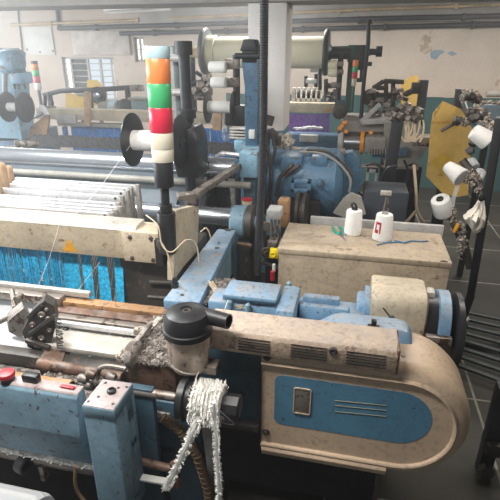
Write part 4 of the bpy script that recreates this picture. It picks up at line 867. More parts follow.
# ================================================================== REAR LOOMS
def rear_loom(label, Y, beam, thr, thm, curtain2, bodym, body, lowbar):
    t = thing('weaving_loom', label, 'loom', atY(beam[0], beam[1], Y)*1.0-Vector((0, 0, 1)))
    a, b = atY(beam[0], beam[1], Y), atY(beam[2], beam[3], Y); zm = (a.z+b.z)/2
    a2 = atY((beam[0]+beam[2])/2, beam[1], Y).z; b2 = atY((beam[0]+beam[2])/2, beam[3], Y).z
    MB().bx(a.x, b.x, Y, Y+.14, b2, a2, .006).build('cross_beam', 'cream', t)
    for q in (thr, curtain2):
        if not q: continue
        mb = MB(); p0, p1 = atY(q[0], q[1], Y+.08), atY(q[2], q[3], Y+.05); n = int((q[2]-q[0])*1.1)
        for k in range(n):
            x = p0.x+(p1.x-p0.x)*(k+.5)/n+random.uniform(-.006, .006); w = (p1.x-p0.x)/n*1.2; mb.bar((x, Y+.07, p0.z+.02), (x+random.uniform(-.01, .01), Y+.05, p1.z-.15), w, .01, 0)
        mb.build('warp_threads', thm, t, kind='stuff')
    if lowbar:
        a, b = atY(lowbar[0], lowbar[1], Y-.3), atY(lowbar[2], lowbar[3], Y-.3); MB().bx(a.x, b.x, Y-.35, Y-.15, b.z, a.z, .006).build('breast_beam', bodym, t)
    for (p, q, z) in body:
        x0, x1 = atY(p, 150, Y).x, atY(q, 150, Y).x; MB().bx(x0, x1, Y-.2, Y+.5, 0, z, .01).build('side_frame', bodym, t)
    return t
lr = rear_loom('hazy blue rear loom with blue thread curtain and cream beam before the barred window', 5.0, (36, 111, 240, 122), (72, 127, 126, 146), 'threadfar', (180, 129, 236, 152), 'bluefar', [(22, 36, 1.2), (238, 250, 1.2)], None)
a, b = atY(34, 139, 4.5), atY(236, 151, 4.5)
mb = MB(); za, zb2 = atY(130, 139, 4.5).z, atY(130, 150, 4.5).z
mb.bx(a.x, b.x, 4.5, 4.56, zb2, za-.03, .003)
for k in range(170): x = a.x+(b.x-a.x)*k/169; mb.bx(x-.004, x+.004, 4.48, 4.53, zb2, za+random.uniform(-.01, .01), 0)
mb.build('heddle_comb', mat('dark_comb', (86, 84, 86), .6, var=.3, vscale=40), lr, kind='stuff')
mb = MB(); mb.bx(atY(58, 128, 5).x, atY(126, 128, 5).x, 5.0, 5.1, atY(90, 127, 5).z, atY(90, 123.5, 5).z).build('upper_rail', 'grey', lr)
for u0, u1 in ((62, 65), (66, 70)): MB().bx(atY(u0, 130, 5).x, atY(u1, 130, 5).x, 5.0, 5.06, atY(65, 146, 5).z, atY(65, 127 if u0 < 65 else 136, 5).z).build('blue_strut', 'threadfar', lr)
a, b = atY(55, 114, 4.96), atY(76, 124, 4.96); MB().bx(a.x, b.x, 4.97, 5.0, b.z, a.z).build('name_plate', 'lightgrey', lr)
rr = rear_loom('rear loom with cream cross beam and purple thread curtain behind the pillar', 5.6, (280, 103, 346, 113), (282, 115, 320, 130), 'purple', (322, 115, 329, 128), 'bluefar', [(338, 348, 1.1)], (280, 133, 372, 150))
a = atY(340, 107, 5.59)
q = [atY(x, y, 5.595) for x, y in ((328, 108), (332, 111), (325, 111))]; MB().poly(q, (0, .004, 0)).build('warning_sticker', 'warn', rr)
mb = MB()
for k in range(6): p = atY(294+k*5, 92, 5.75); mb.bx(p.x-.02, p.x+.025, 5.7, 5.76, p.z-.12, p.z+.05, .004)
mb.build('heald_end', 'plate', rr, split=True)
a, b = atY(296, 90, 5.7), atY(322, 99, 5.7); MB().bx(a.x, b.x, 5.7, 5.8, b.z, a.z, .006).build('heald_cover', 'whiteplas', rr)
a, b = atY(300, 134, 5.25), atY(318, 142, 5.25); MB().bx(a.x, b.x, 5.2, 5.3, b.z, a.z, .01).build('label_plate', 'lightgrey', rr)
mb = MB()
for k in range(14): mb.blob(atY(296+k*1.9, 128+random.uniform(-1, 1), 5.3), .035, .3, 1, (1, .6, .5))
tag(mb.build('cotton_waste', 'cloth', kind='stuff'), 'white fluffy cotton waste along the purple-thread loom', 'cotton waste')

# things on left rear loom
def yellow(label, pts, Y, m, th=.008):
    q = [atY(a, b, Y) for a, b in pts]; t = thing('guard_panel', label, 'guard panel', q[0], 'yellow guard panels'); MB().poly(q, (0, th, 0)).build('acrylic_sheet', m, t); cx = sum(v.x for v in q)/len(q); zm = sum(v.z for v in q)/len(q); MB().bx(cx-.02, cx+.02, Y+.02, Y+.06, 0, zm, .003).build('support', 'blackm', t); return t
yellow('pale yellow guard panel low before the barred window, with a square outline', [(65, 94), (76, 94), (78, 96), (94, 98), (94, 111), (66, 111)], 5.6, 'acryfar')
yellow('pale yellow guard panel with sloping top in front of the barred window', [(87, 80), (97, 80), (107, 92), (107, 103), (96, 106), (87, 100)], 6.0, 'acryfar')
tag(MB().bar(atY(87.5, 92, 4.9), atY(87.5, 125, 4.9), .065, .05).build('wooden_post', 'wood'), 'short upright wooden post before the yellow panels', 'post')
tag(MB().bar(atY(217.5, 110, 4.8), atY(217.5, 130, 4.8), .09, .06).build('wooden_post', 'wood'), 'short upright wooden post beneath the black-flanged spool by the pillar', 'post')
tag(MB().bx(atY(96, 112, 5.1).x, atY(102, 112, 5.1).x, 5.05, 5.14, atY(99, 118, 5.1).z, atY(99, 111, 5.1).z).build('wooden_block', 'wood'), 'small brown wooden block on the hazy rear loom beam', 'block')
t = thing('yarn_feeder', 'round black-rimmed yarn feeder in front of the yellow panel', 'yarn feeder', atY(99, 95, 5.5)); c = atY(99, 95, 5.5)
MB().lathe(c, (.25, -1, 0), [(0, .07), (.02, .1), (.05, .1), (.06, .08), (.05, .05)], 28).build('rim', 'black', t); MB().lathe(c+Vector((0, -.03, 0)), (.25, -1, 0), [(0, .05), (.05, .04), (.06, .02)], 20).build('drum', 'steel', t)
t = thing('feeder_rail', 'dark horizontal feeder rail with uprights before the barred window', 'rail', atY(100, 92, 5.6))
MB().tube([atY(44, 95, 5.6), atY(60, 91, 5.6), atY(90, 90, 5.6), atY(140, 87, 5.6)], .03, 10).build('rail_tube', 'blackm', t)
for u0, v0, v1 in ((49, 92, 113), (127, 86, 112), (89, 90, 112)): MB().cyl(atY(u0, v0, 5.6), Vector((atY(u0, v0, 5.6).x, 5.6, atY(u0, v1, 5.6).z)), .035).build('upright', 'blackm', t)
MB().box(atY(137, 88, 5.58), (.16, .08, .07)).build('end_clamp', 'dirtysteel', t)
t = thing('feeder_motor', 'small grey rear motor with blue label under the feeder rail', 'motor', atY(112, 107, 5.5)); a, b = atY(100, 108, 5.5), atY(125, 108, 5.5)
MB().lathe(a, (1, 0, 0), [(0, .06), (.02, .09), (.16, .1), (.2, .1), (.26, .08)], 24).build('body', 'grey', t); MB().lathe(a+Vector((.15, 0, 0)), (1, 0, 0), [(0, .102), (.08, .102)], 24).build('label_band', 'cap', t); MB().lathe(a+Vector((.27, 0, 0)), (1, 0, 0), [(0, .1), (.06, .12), (.1, .1)], 24).build('fan_cover', 'blackm', t)
# wooden board at far left
tag(MB().poly([atY(x, y, 4.7) for x, y in ((30, 127), (47, 114), (49, 118), (46, 140), (28, 142))], (0, .03, 0)).build('timber_board', 'woodold'), 'tilted brown board beside the left blue machine column', 'board')
t = thing('wrapped_tube', 'pale tube with white wrapping sloping by the brown board', 'tube', atY(40, 112, 4.6)); MB().cyl(atY(28, 120, 4.6), atY(47, 111, 4.6), .018).build('rod', 'steel', t); mb = MB()
for k in range(10): mb.blob(atY(41+k*.6, 107+k*.6+random.uniform(-1, 1), 4.6), .03, .3, 1)
mb.build('wrapping', 'cloth', t)
# blue machine column far left
t = thing('machine_column', 'chipped blue machine column with round motor head beside the spool', 'machine', atY(12, 140, 4.6)-Vector((0, 0, 1)))
Yc = 4.6
MB().poly([atY(x, y, Yc) for x, y in ((-20, 48), (2, 48), (10, 53), (10, 70), (14, 80), (15, 100), (22, 140), (-20, 142))], (0, .25, 0)).build('column', 'bluestreak', t)
q = atY(10, 142, Yc); MB().bx(q.x-.35, q.x+.12, Yc, Yc+.3, 0, q.z+.05, .01).build('pedestal', 'bluefar', t)
c = atY(18, 62, Yc-.05); MB().lathe((c.x-.18, Yc-.05, c.z), (1, -.3, 0), [(0, .1), (.02, .115), (.2, .115), (.24, .09)], 28).build('motor_head', 'bluestreak', t)
MB().lathe((c.x+.05, Yc-.13, c.z), (1, -.3, 0), [(0, .085), (.02, .09), (.05, .06)], 24).build('end_cap', 'blueold', t)
a, b = atY(12, 72, Yc-.1), atY(25, 84, Yc-.1); MB().bx(a.x, b.x, Yc-.15, Yc+.05, b.z, a.z, .02).build('gear_box', 'bluestreak', t)
mb = MB()
for x in (14, 18, 24): p = atY(x, 84, Yc-.08); mb.cyl(p, p-Vector((0, 0, .05)), .012)
mb.build('nozzle', 'iron', t, split=True)
MB().cyl(atY(5, 65, Yc-.06), atY(5, 96, Yc-.06), .025).build('side_rod', 'grey', t)
t = thing('tie_rod', 'dirty horizontal rod assembly with knotted string on the left roller end', 'rod', atY(20, 148, 3.6)); MB().tube([atY(-5, 149, 3.6), atY(12, 147, 3.6), atY(40, 144, 3.6)], .015, 8).build('rod', 'dirtysteel', t); mb = MB()
for uu in (18, 25, 32): mb.box(atY(uu, 144, 3.58), (.07, .05, .05), Euler((0, .2, uu)))
mb.build('clamp', 'dirtysteel', t, split=True); MB().tube([atY(3, 160, 3.4), atY(6, 152, 3.5), atY(14, 149, 3.55), atY(24, 147, 3.58)], .01, 6, 4).build('string', 'cord', t)
# polythene by pillar left
t = thing('plastic_sheet', 'crumpled clear plastic wrap hanging under the spool by the blue post', 'plastic wrap', atY(225, 128, 4.2)); mb = MB(); rows = []
for i in range(8): rows.append([atY(221+k*1.7-(.25*i*(k-3)*.4), 118+i*3.4, 4.2)+Vector((0, .03*sin(k*2.1+i), 0)) for k in range(7)])
mb.loft(rows, False); mb.build('film', 'polythene', t)
t = thing('roller_bracket', 'pale stacked clamp brackets above the polished roller by the blue post', 'bracket', atY(240, 132, 3.5)); mb = MB()
for v in (128, 131, 134, 137): a, b = atY(231, v-1, 3.5), atY(247, v+1, 3.5); mb.bx(a.x, b.x, 3.45, 3.55, b.z, a.z, .004)
mb.build('plate', 'plate', t); a, b = atY(237, 138, 3.5), atY(247, 148, 3.5); MB().bx(a.x, b.x, 3.4, 3.6, b.z, a.z, .01).build('block', 'bluestreak', t)
mb = MB(); mb.tube([atY(216, 157, 3.1), atY(222, 153, 3.1), atY(240, 155, 3.1)], .014, 8); mb.box(atY(222, 154, 3.08), (.05, .03, .02)).build('pin', 'alu', t)

rr2 = random.Random(3)
def tensioner(label, rods, boxes, n, Y, cat='tensioner'):
    t = thing('yarn_tensioner', label, cat, atY(*rods[0][:2], Y))
    mb = MB()
    for x0, y0, x1, y1 in rods: mb.cyl(atY(x0, y0, Y), atY(x1, y1, Y), .022, n=8)
    mb.build('rod', 'blackm', t, split=True); mb = MB()
    for k in range(n):
        c = atY(rr2.uniform(boxes[0], boxes[2]), rr2.uniform(boxes[1], boxes[3]), Y-.04)
        if k % 2: mb.lathe(c, (rr2.uniform(-1, 1), -1, rr2.uniform(-.5, .5)), [(0, .03), (.012, .042), (.035, .042), (.05, .025)], 12)
        else: mb.box(c, (rr2.uniform(.05, .1), .06, rr2.uniform(.04, .07)), Euler((0, rr2.uniform(-.6, .6), rr2.uniform(0, 3))))
    mb.build('tension_disc', 'dirtysteel', t, split=True); return t
tensioner('rods and tension discs between the spool stands, below the cream roll', [(192, 94, 192, 62), (192, 83, 214, 81), (194, 92, 212, 90), (203, 76, 203, 96), (196, 72, 206, 78), (192, 94, 192, 130)], (196, 76, 213, 93), 10, 4.7)
tensioner('rods and tension discs on the hazy rear loom beside the small distant signal tower', [(45, 113, 45, 96), (37, 117, 58, 112), (52, 112, 52, 101)], (38, 108, 58, 116), 6, 5.1)
t = thing('feeder_box', 'teal grey feeder box on the hazy rear loom behind the big signal tower', 'box', atY(140, 112, 5.3)); a, b = atY(132, 97, 5.3), atY(150, 113, 5.3); MB().bx(a.x, b.x, 5.25, 5.4, b.z, a.z, .015).build('box_body', mat('teal_grey_paint', (120, 146, 150), .5, dust=.2), t); MB().bx(a.x-.02, b.x+.02, 5.22, 5.42, a.z-.03, a.z, .006).build('lid', 'grey', t)
t = thing('creel_box', 'pale blue bin with lint on top at the back of the yarn creel', 'bin', atY(490, 120, 4.6)); a, b = atY(484, 104, 4.6), atY(503, 122, 4.6); MB().bx(a.x+.05, a.x+.1, 4.6, 4.65, 0, a.z-.1, .004).build('leg', 'blackm', t); MB().bx(a.x, b.x, 4.55, 4.75, a.z-.22, a.z, .01).build('bin_body', mat('pale_blue_paint', (128, 150, 162), .6, dust=.4), t); mb = MB()
for k in range(60): mb.blob((rr2.uniform(a.x, b.x), rr2.uniform(4.56, 4.74), a.z+.005), rr2.uniform(.01, .025), .35, 1)
mb.build('lint_cover', 'lint', t, kind='stuff')

# ================================================================== RIGHT REAR: motors, posts, guards, yarn creel
t = thing('rear_motor', 'finned grey rear motor with orange ring beside long grey housing', 'motor', atY(375, 138, 4.9)-Vector((0, 0, .3)))
a, b = atY(360, 142, 4.9), atY(386, 142, 4.9); MB().bx(a.x+.04, b.x, 4.8, 5.05, atY(370, 152, 4.9).z, atY(370, 135, 4.9).z, .03).build('body', 'grey', t)
mb = MB()
for k in range(7): x = a.x+.09+.026*k; mb.bx(x, x+.01, 4.77, 4.82, atY(370, 152, 4.9).z, atY(370, 146, 4.9).z, .002)
mb.build('fin', 'grey', t)
MB().lathe((a.x+.0, 4.92, atY(360, 143, 4.9).z), (1, 0, 0), [(0, .1), (.01, .115), (.035, .115), (.04, .1)], 28).build('orange_ring', 'orangep', t)
MB().lathe((a.x-.2, 4.92, atY(360, 143, 4.9).z), (1, 0, 0), [(0, .06), (.2, .06)], 24).build('shaft', 'chrome', t)
MB().lathe((a.x-.22, 4.92, atY(360, 143, 4.9).z), (1, 0, 0), [(0, .08), (.03, .1), (.05, .1), (.06, .07)], 28).build('collar', 'lightgrey', t)
t = thing('long_housing', 'long grey sloped housing with orange knobs above the finned motor', 'machine', atY(365, 128, 5.0)-Vector((0, 0, .2)))
MB().poly([atY(x, y, 5.0) for x, y in ((340, 126), (346, 121), (384, 121), (388, 134), (340, 134))], (0, .35, .04)).build('housing', 'grey', t)
MB().poly([atY(x, y, 4.98) for x, y in ((338, 132), (388, 132), (388, 136), (338, 136))], (0, .1, 0)).build('edge_strip', 'iron', t)
mb = MB()
for x, y in ((345, 123), (342, 126.5), (340, 129), (346, 132), (371, 133)): mb.lathe(atY(x, y, 4.96), (0, -1, .3), [(0, .02), (.02, .026), (.04, .018)], 12)
mb.build('knob', 'orangep', t, split=True)
# green posts
t = thing('roll_stand', 'pair of dark green uprights carrying the cream roll axle', 'stand', atY(357, 112, 5.3))
for x, y0, y1, w, m in ((353.5, 45, 62, .05, 'greenp'), (363.5, 45, 70, .085, 'darkgreen')):
    a, b = atY(x, y0, 5.3), atY(x, y1, 5.3); MB().bx(a.x-w, a.x+w*.6, 5.25, 5.35, b.z, a.z, .008).build('upright', m, t)
MB().cyl(atY(345, 51, 5.3), atY(378, 52, 5.3), .03).cyl(atY(350, 63.5, 5.28), atY(372, 64, 5.28), .02).cyl(atY(354, 80, 5.28), atY(364, 80, 5.28), .02).build('cross_shaft', 'darkgreen', t)
for x in (357, 362): MB().cyl(atY(x, 64, 5.28), Vector((atY(x, 64, 5.28).x, 5.28, atY(x, 82, 5.28).z)), .014).build('rod', 'darkgreen', t)
for x in (345, 376): MB().lathe(atY(x, 51.5, 5.3), (1, 0, 0), [(0, .05), (.06, .05)], 16).build('collar', 'darkgreen', t)
a = atY(351, 62, 5.36); MB().bx(a.x-.03, a.x+.03, 5.4, 5.46, .9, a.z, .005).build('lower_upright', 'greenp', t)
t = thing('vertical_rod', 'tall thin black rod rising beside the green uprights', 'rod', atY(362, 115, 5.1)); MB().tube([atY(369, 22, 5.1), atY(368, 45, 5.1), atY(364, 80, 5.1), atY(361, 118, 5.1)], .02, 8).build('rod_tube', 'blackm', t); MB().tube([atY(369, 22, 5.1), atY(370.5, 20, 5.1), atY(371, 24, 5.1)], .02, 8).build('hook', 'blackm', t)
t = thing('cone_stand', 'dark upright with two pale cones under the cream roll axle', 'stand', atY(340, 112, 5.2)); MB().cyl(atY(341, 55, 5.2), Vector((atY(341, 55, 5.2).x, 5.2, atY(341, 110, 5.2).z)), .028).build('pole', 'blackm', t)
a = atY(341, 102, 5.2); MB().bx(a.x-.05, a.x+.05, 5.15, 5.25, a.z-.1, a.z+.02).build('base_block', 'bluedark', t)
for x, y in ((339, 64), (339, 72), (336, 85)): MB().box(atY(x, y, 5.18), (.09, .06, .05)).build('cone_clip', 'dirtysteel', t)
for v in (64.5, 72.5):
    p = atY(337, v, 5.15); q = atY(328, v, 5.15); cone(p, (-1, 0, 0), p.x-q.x, .045, .038, ('upper' if v < 70 else 'lower')+' of two small pale cones beside the green uprights', tip=False, m='cloth2')
t = thing('yarn_sensor', 'row of small rods and sensors above the purple-thread loom', 'sensor rack', atY(325, 95, 5.5))
mb = MB(); mb.cyl(atY(320, 90, 5.5), Vector((atY(320, 66, 5.5).x, 5.5, atY(320, 64, 5.5).z)), .02).cyl(atY(306, 87, 5.5), atY(306, 76, 5.5), .02).cyl(atY(316, 87, 5.5), atY(316, 74, 5.5), .02); mb.build('post', 'blackm', t, split=True)
MB().cyl(atY(325, 86, 5.5), atY(340, 85, 5.5), .03).cyl(atY(326, 79, 5.5), atY(326, 102, 5.5), .022).build('rail', 'iron', t)
mb = MB(); mb.cyl(atY(306, 81, 5.5), atY(317, 81, 5.5), .03).cyl(atY(310, 69.5, 5.5), atY(319, 69.5, 5.5), .03); mb.build('bobbin', 'whiteplas', t, split=True)
mb = MB()
for k in range(8): mb.box(atY(random.uniform(328, 338), random.uniform(92, 102), 5.5), (.06, .06, .05), Euler((0, random.random(), 1)))
mb.build('clamp', 'dirtysteel', t, split=True)
# clutter frame in centre-right
t = thing('yarn_tensioner', 'cluttered iron tension frame of rods and clamps before the far yellow panel', 'machine', atY(385, 110, 5.2)-Vector((0, 0, .1)))
mb = MB()
for (x0, y0, x1, y1) in ((373, 88, 384, 81), (384, 81, 404, 82), (371, 95, 400, 95), (386, 82, 386, 112), (393, 82, 393, 110), (377, 92, 377, 108), (362, 122, 382, 103), (382, 110, 412, 110), (372, 88, 384, 88), (398, 96, 408, 100)):
    mb.cyl(atY(x0, y0, 5.2), atY(x1, y1, 5.2), .022, n=8)
mb.build('rod', 'iron', t, split=True)
mb = MB()
for k in range(26): mb.box(atY(random.uniform(366, 414), random.uniform(90, 120), 5.15+random.uniform(-.1, .1)), (random.uniform(.03, .08), .05, random.uniform(.03, .06)), Euler((random.uniform(-.5, .5), random.uniform(-.6, .6), random.uniform(0, 3))))
mb.build('clamp', 'dirtysteel', t, split=True)
mb = MB(); mb.bar(atY(361, 122, 5.0), atY(380, 104, 5.0), .1, .04); mb.bar(atY(362, 121, 5.0), atY(400, 119, 5.0), .2, .05); mb.build('deck_plate', 'lightgrey', t)
mb = MB(); mb.lathe(atY(369, 97, 5.3), (0, -1, 0), [(0, .07), (.05, .08), (.06, .06)], 20); mb.lathe(atY(340, 111, 5.2), (0, -1, 0), [(0, .07), (.05, .08), (.06, .06)], 20); mb.build('tension_disc', 'iron', t, split=True)
t = thing('drive_end', 'dirty grey machine end with blue body below the tension frame', 'machine', atY(400, 150, 4.7)-Vector((0, 0, .8)))
MB().poly([atY(x, y, 4.9) for x, y in ((384, 124), (418, 122), (425, 130), (427, 148), (420, 160), (400, 168), (384, 168))], (0, .2, 0)).build('casing', 'grey', t)
MB().poly([atY(x, y, 4.85) for x, y in ((372, 150), (408, 148), (407, 156), (372, 158))], (0, .05, 0)).build('blue_body', 'bluefar', t)
a, b = atY(413, 135, 4.5), atY(437, 145, 4.5); MB().bx(a.x, b.x, 4.4, 4.6, b.z, a.z, .006).build('steel_block', 'dirtysteel', t)
a, b = atY(361, 165, 4.4), atY(418, 169, 4.4); MB().bx(a.x, b.x, 4.35, 4.45, b.z, a.z, .006).build('cross_rail', 'dirtysteel', t)
a, b = atY(367, 168, 4.4), atY(376, 192, 4.4)
mb = MB(); mb.bx(a.x, a.x+.025, 4.38, 4.44, b.z, a.z).bx(b.x-.025, b.x, 4.38, 4.44, b.z, a.z).bx(a.x, b.x, 4.38, 4.44, b.z, b.z+.04).bx(a.x, b.x, 4.38, 4.44, a.z-.04, a.z); mb.build('slotted_link', 'lightgrey', t)
MB().bx(atY(384, 150, 4.9).x, atY(425, 150, 4.9).x, 4.9, 5.3, 0, atY(400, 166, 4.9).z, .01).build('stand', 'dark', t)
# black post in front
t = thing('iron_post', 'upright black iron post with lint and hanging threads behind marked cone', 'post', atY(393, 205, 4.0)-Vector((0, 0, .5)))
a = atY(399, 112, 4.0); MB().bar(Vector((a.x, 4.0, a.z)), Vector((a.x-.05, 4.0, 0)), .09, .06, .005).build('column', 'blackm', t)
mb = MB(); mb.cyl(atY(382, 110, 4.0), atY(420, 109, 4.0), .022).cyl(atY(397, 118, 4.0), atY(424, 118, 4.0), .02); mb.build('cross_arm', 'iron', t)
mb = MB()
for k in range(9):
    x = 405+k*2; mb.tube([atY(x, 112, 4.0), atY(x+random.uniform(-5, 4), 128, 3.98), atY(x+random.uniform(-6, 4), 142, 3.98), atY(x+random.uniform(-6, 3), 135, 3.98)], .007, 6, 5)
mb.build('thread_loop', 'cord', t, kind='stuff')
mb = MB()
for k in range(12): mb.box(atY(random.uniform(388, 420), random.uniform(108, 120), 3.97), (.06, .05, .04), Euler((.3, random.random(), 1)))
mb.build('clip', 'dirtysteel', t, split=True)
# cables
for i, (pts, r, lab) in enumerate((([(360, 168), (354, 178), (357, 190), (368, 196), (380, 186), (384, 172), (376, 164), (366, 165)], .012, 'black cable coiled in a loop below the finned motor'), ([(398, 166), (388, 168), (382, 180), (388, 196), (402, 200), (412, 190)], .012, 'black cable looping round the upright iron post'), ([(376, 190), (390, 196), (404, 186), (408, 172), (404, 160)], .01, 'thin black cable crossing behind the upright iron post'))):
    tag(MB().tube([atY(x, y, 3.85-.03*i) for x, y in pts], r, 8, 6).build('cable_loop', 'black'), lab, 'cable', 'black cables by the iron post')
tag(MB().tube([atY(414, 165, 3.8), atY(416, 190, 3.8), atY(417, 210, 3.8), atY(424, 222, 3.8)], .012, 8, 4).tube([atY(417, 210, 3.8), atY(408, 220, 3.8), atY(401, 226, 3.8)], .012, 8, 4).build('hanging_rope', 'cord'), 'frayed pale rope hanging behind the cabinet with forked end', 'rope')
t = thing('spindle_hook', 'bare metal spindle with bracket rising above the marked cone', 'spindle', atY(386, 214, 3.2)); MB().cyl(atY(383, 214, 3.1), atY(387, 196, 3.1), .008).cyl(atY(388, 214, 3.1), atY(388, 196, 3.1), .006).build('pin', 'dirtysteel', t); MB().box(atY(386, 193, 3.1), (.07, .03, .03)).build('bracket', 'plate', t)
# yellow panels right
yellow('far yellow guard panel with slanted corner against the green-banded wall', [(401, 84), (411, 76), (418, 75.5), (419.5, 82), (419, 106), (401, 106)], 6.2, 'acry')
t = yellow('large near yellow guard panel with clipped corners beside the yarn creel', [(443, 101), (461, 109), (472, 128), (468, 195), (458, 197), (443, 194), (426, 176), (428, 160), (431, 124), (433, 113)], 4.2, 'acry', .01)
q = [atY(a, b, 4.195) for a, b in ((432, 122), (466, 121), (466, 122), (432, 123))]; MB().poly(q, (0, .004, 0)).build('crease', 'warn', t)
tag(MB().poly([atY(x, y, 4.15) for x, y in ((431, 161), (443, 153), (457, 163), (446, 168), (443, 176), (436, 166))], (0, .006, 0)).build('paper_scrap', 'yellow') , 'torn bright yellow scrap stuck low on the large yellow panel', 'scrap') if 0 else None
MB().poly([atY(x, y, 4.192) for x, y in ((431, 161), (443, 153), (457, 163), (446, 168), (443, 176), (436, 166))], (0, .006, 0)).build('taped_scrap', 'acryfar', t)
t = thing('panel_post', 'short black post holding the far yellow panel', 'post', atY(422, 110, 5.8)); a, b = atY(420, 80, 5.8), atY(424, 112, 5.8); MB().bx(a.x, b.x, 5.75, 5.85, 0, a.z, .006).build('column', 'blackm', t); MB().box(atY(412, 91, 5.8), (.2, .06, .06), Euler((0, -.5, 0))).box(atY(415, 88, 5.75), (.08, .06, .12)).build('clamp', 'iron', t)
# yarn creel
t = thing('yarn_creel', 'black iron yarn creel frame holding white cones beside the large yellow panel', 'creel', atY(470, 300, 3.7))
def pl(u0, v0, u1, v1, Y, w, m='blackm', nm='upright', z0=None):
    a = atY(u0, v0, Y); b = atY(u1, v1, Y); b = Vector((a.x, Y, 0 if z0 is None else b.z)); MB().bx(a.x-w/2, a.x+w/2, Y-w/2, Y+w/2, b.z, a.z, .005).build(nm, m, t)
a = atZ(470, 302, 0)
MB().bar((atY(500, 118, 3.2).x, 3.2, atY(500, 118, 3.2).z), (atY(470, 300, 3.5).x, 3.5, atY(470, 300, 3.5).z), .05, .05).build('upright', 'blackm', t)
q = atY(470, 300, 3.5); MB().bar((q.x, 3.5, q.z+.05), (q.x-.03, 3.55, 0), .05, .05).build('upright', 'blackm', t)
a = atY(459, 89, 4.4); MB().bx(a.x-.02, a.x+.05, 4.38, 4.45, .3, a.z, .005).build('upright', 'blackm', t)
a, b = atY(486, 94, 3.6), atY(505, 94, 3.6); MB().cyl(a, b, .02).build('cross_arm', 'grey', t)
mb = MB(); mb.tube([atY(472, 118, 3.7), atY(466, 110, 4.0), atY(461, 96, 4.3)], .02, 8); mb.tube([atY(441, 131, 3.75), atY(458, 122, 3.75), atY(480, 115, 3.7), atY(492, 120, 3.6)], .012, 8); mb.tube([atY(462, 160, 3.6), atY(476, 178, 3.55), atY(482, 190, 3.5)], .03, 8); mb.tube([atY(446, 205, 3.6), atY(455, 225, 3.5), atY(466, 250, 3.5), atY(470, 268, 3.5)], .028, 8); mb.build('feed_arm', 'iron', t, split=True)
mb = MB()
for (x, y, Y, n, sx, sy, r) in ((470, 97, 3.9, 44, 9, 7, .022), (478, 112, 3.8, 40, 8, 8, .022), (466, 122, 3.75, 26, 9, 4, .02), (472, 178, 3.5, 40, 8, 8, .024), (478, 190, 3.5, 20, 4, 4, .02), (462, 240, 3.48, 40, 5, 18, .022), (452, 215, 3.52, 22, 4, 10, .018), (488, 125, 3.6, 30, 6, 10, .025)):
    for k in range(n*4): mb.blob(atY(x+random.gauss(0, sx*.42), y+random.gauss(0, sy*.42), Y+random.uniform(-.04, .04)), r*random.uniform(.2, .65), .4, 1)
mb.build('lint_crust', 'lint', t, kind='stuff')
mb = MB()
for x, y, Y in ((457, 121, 3.72), (474, 118, 3.7), (481, 116, 3.68), (470, 113, 3.75), (468, 97, 3.85), (476, 100, 3.85), (473, 143, 3.7), (470, 151, 3.68)): mb.box(atY(x, y, Y), (.05, .05, .04), Euler((random.random(), random.random(), random.random()))).lathe(atY(x+2, y-1, Y-.03), (random.uniform(-1, 1), -1, .3), [(0, .02), (.03, .02)], 10)
mb.build('guide_clip', 'iron', t, split=True)
MB().box(atY(456, 228, 3.44), (.02, .03, .07), Euler((0, .3, 0))).build('yellow_tab', 'warn', t)
def conepx(u0, v0, u1, v1, Y0, Y1, r0, r1, label, m='white', tip=True):
    a, b = atY(u0, v0, Y0), atY(u1, v1, Y1); return cone(a, b-a, (b-a).length, r0, r1, label, m=m, tip=tip)
conepx(480, 146, 473, 133, 3.5, 3.42, .001, .001, '') if 0 else None
conepx(488, 141, 473, 131, 3.5, 3.5, .066, .05, 'white cone tilted in the creel just right of the yellow panel edge', tip=False)
conepx(462, 178, 447, 166, 3.45, 3.55, .066, .042, 'long white cone tilted up in front of the large yellow panel', tip=False)
conepx(444, 213, 440, 199, 3.55, 3.5, .074, .066, 'white yarn package with green core hanging low below the yellow panel')
conepx(474, 168, 470, 160, 3.75, 3.8, .045, .035, 'small greyish cone in shade between the creel posts', m='cloth', tip=False)
conepx(474, 181, 482, 171, 3.6, 3.65, .05, .036, 'grey-white cone pointing up beside the lint-covered arm', m='cloth', tip=False)
# plastic bag
t = thing('plastic_bag', 'crumpled white plastic bag hanging from the lint-covered creel arm', 'bag', atY(475, 230, 3.05))
outl = [(480, 196, 482, 198), (477, 202, 484, 204), (473, 208, 485, 210), (466, 213, 486, 215), (463, 216, 486, 219), (466, 220, 485, 223), (469, 224, 484, 226), (471, 228, 481, 229), (474, 231, 477, 232)]
mb = MB(); rings = []
for i, (ua, va_, ub, vb) in enumerate(outl):
    a, b = atY(ua, va_, 3.05), atY(ub, vb, 3.05); c = (a+b)/2; w = (b-a).length/2; d = min(w*.7, .05)
    rings.append([c+Vector((w*cos(2*pi*k/20), d*sin(2*pi*k/20)*(1+.35*sin(k*2.3+i*1.3)), .012*sin(k*1.9+i*2))) for k in range(20)])
mb.loft(rings); mb.build('bag_film', 'bag', t)
MB().lathe(atY(481, 197, 3.03), (0, -1, 0), [(0, .02), (.02, .022), (.025, .012)], 14).build('knot_clip', 'black', t)
t = thing('plastic_strip', 'thin clear plastic strip trailing from the long white cone', 'plastic strip', atY(453, 205, 3.5)); mb = MB(); mb.loft([[atY(x-2, y, 3.5), atY(x+2.5, y, 3.48)] for x, y in ((458, 182), (456, 190), (453, 199), (452, 206), (450, 210))], False); mb.build('film', 'polythene', t)

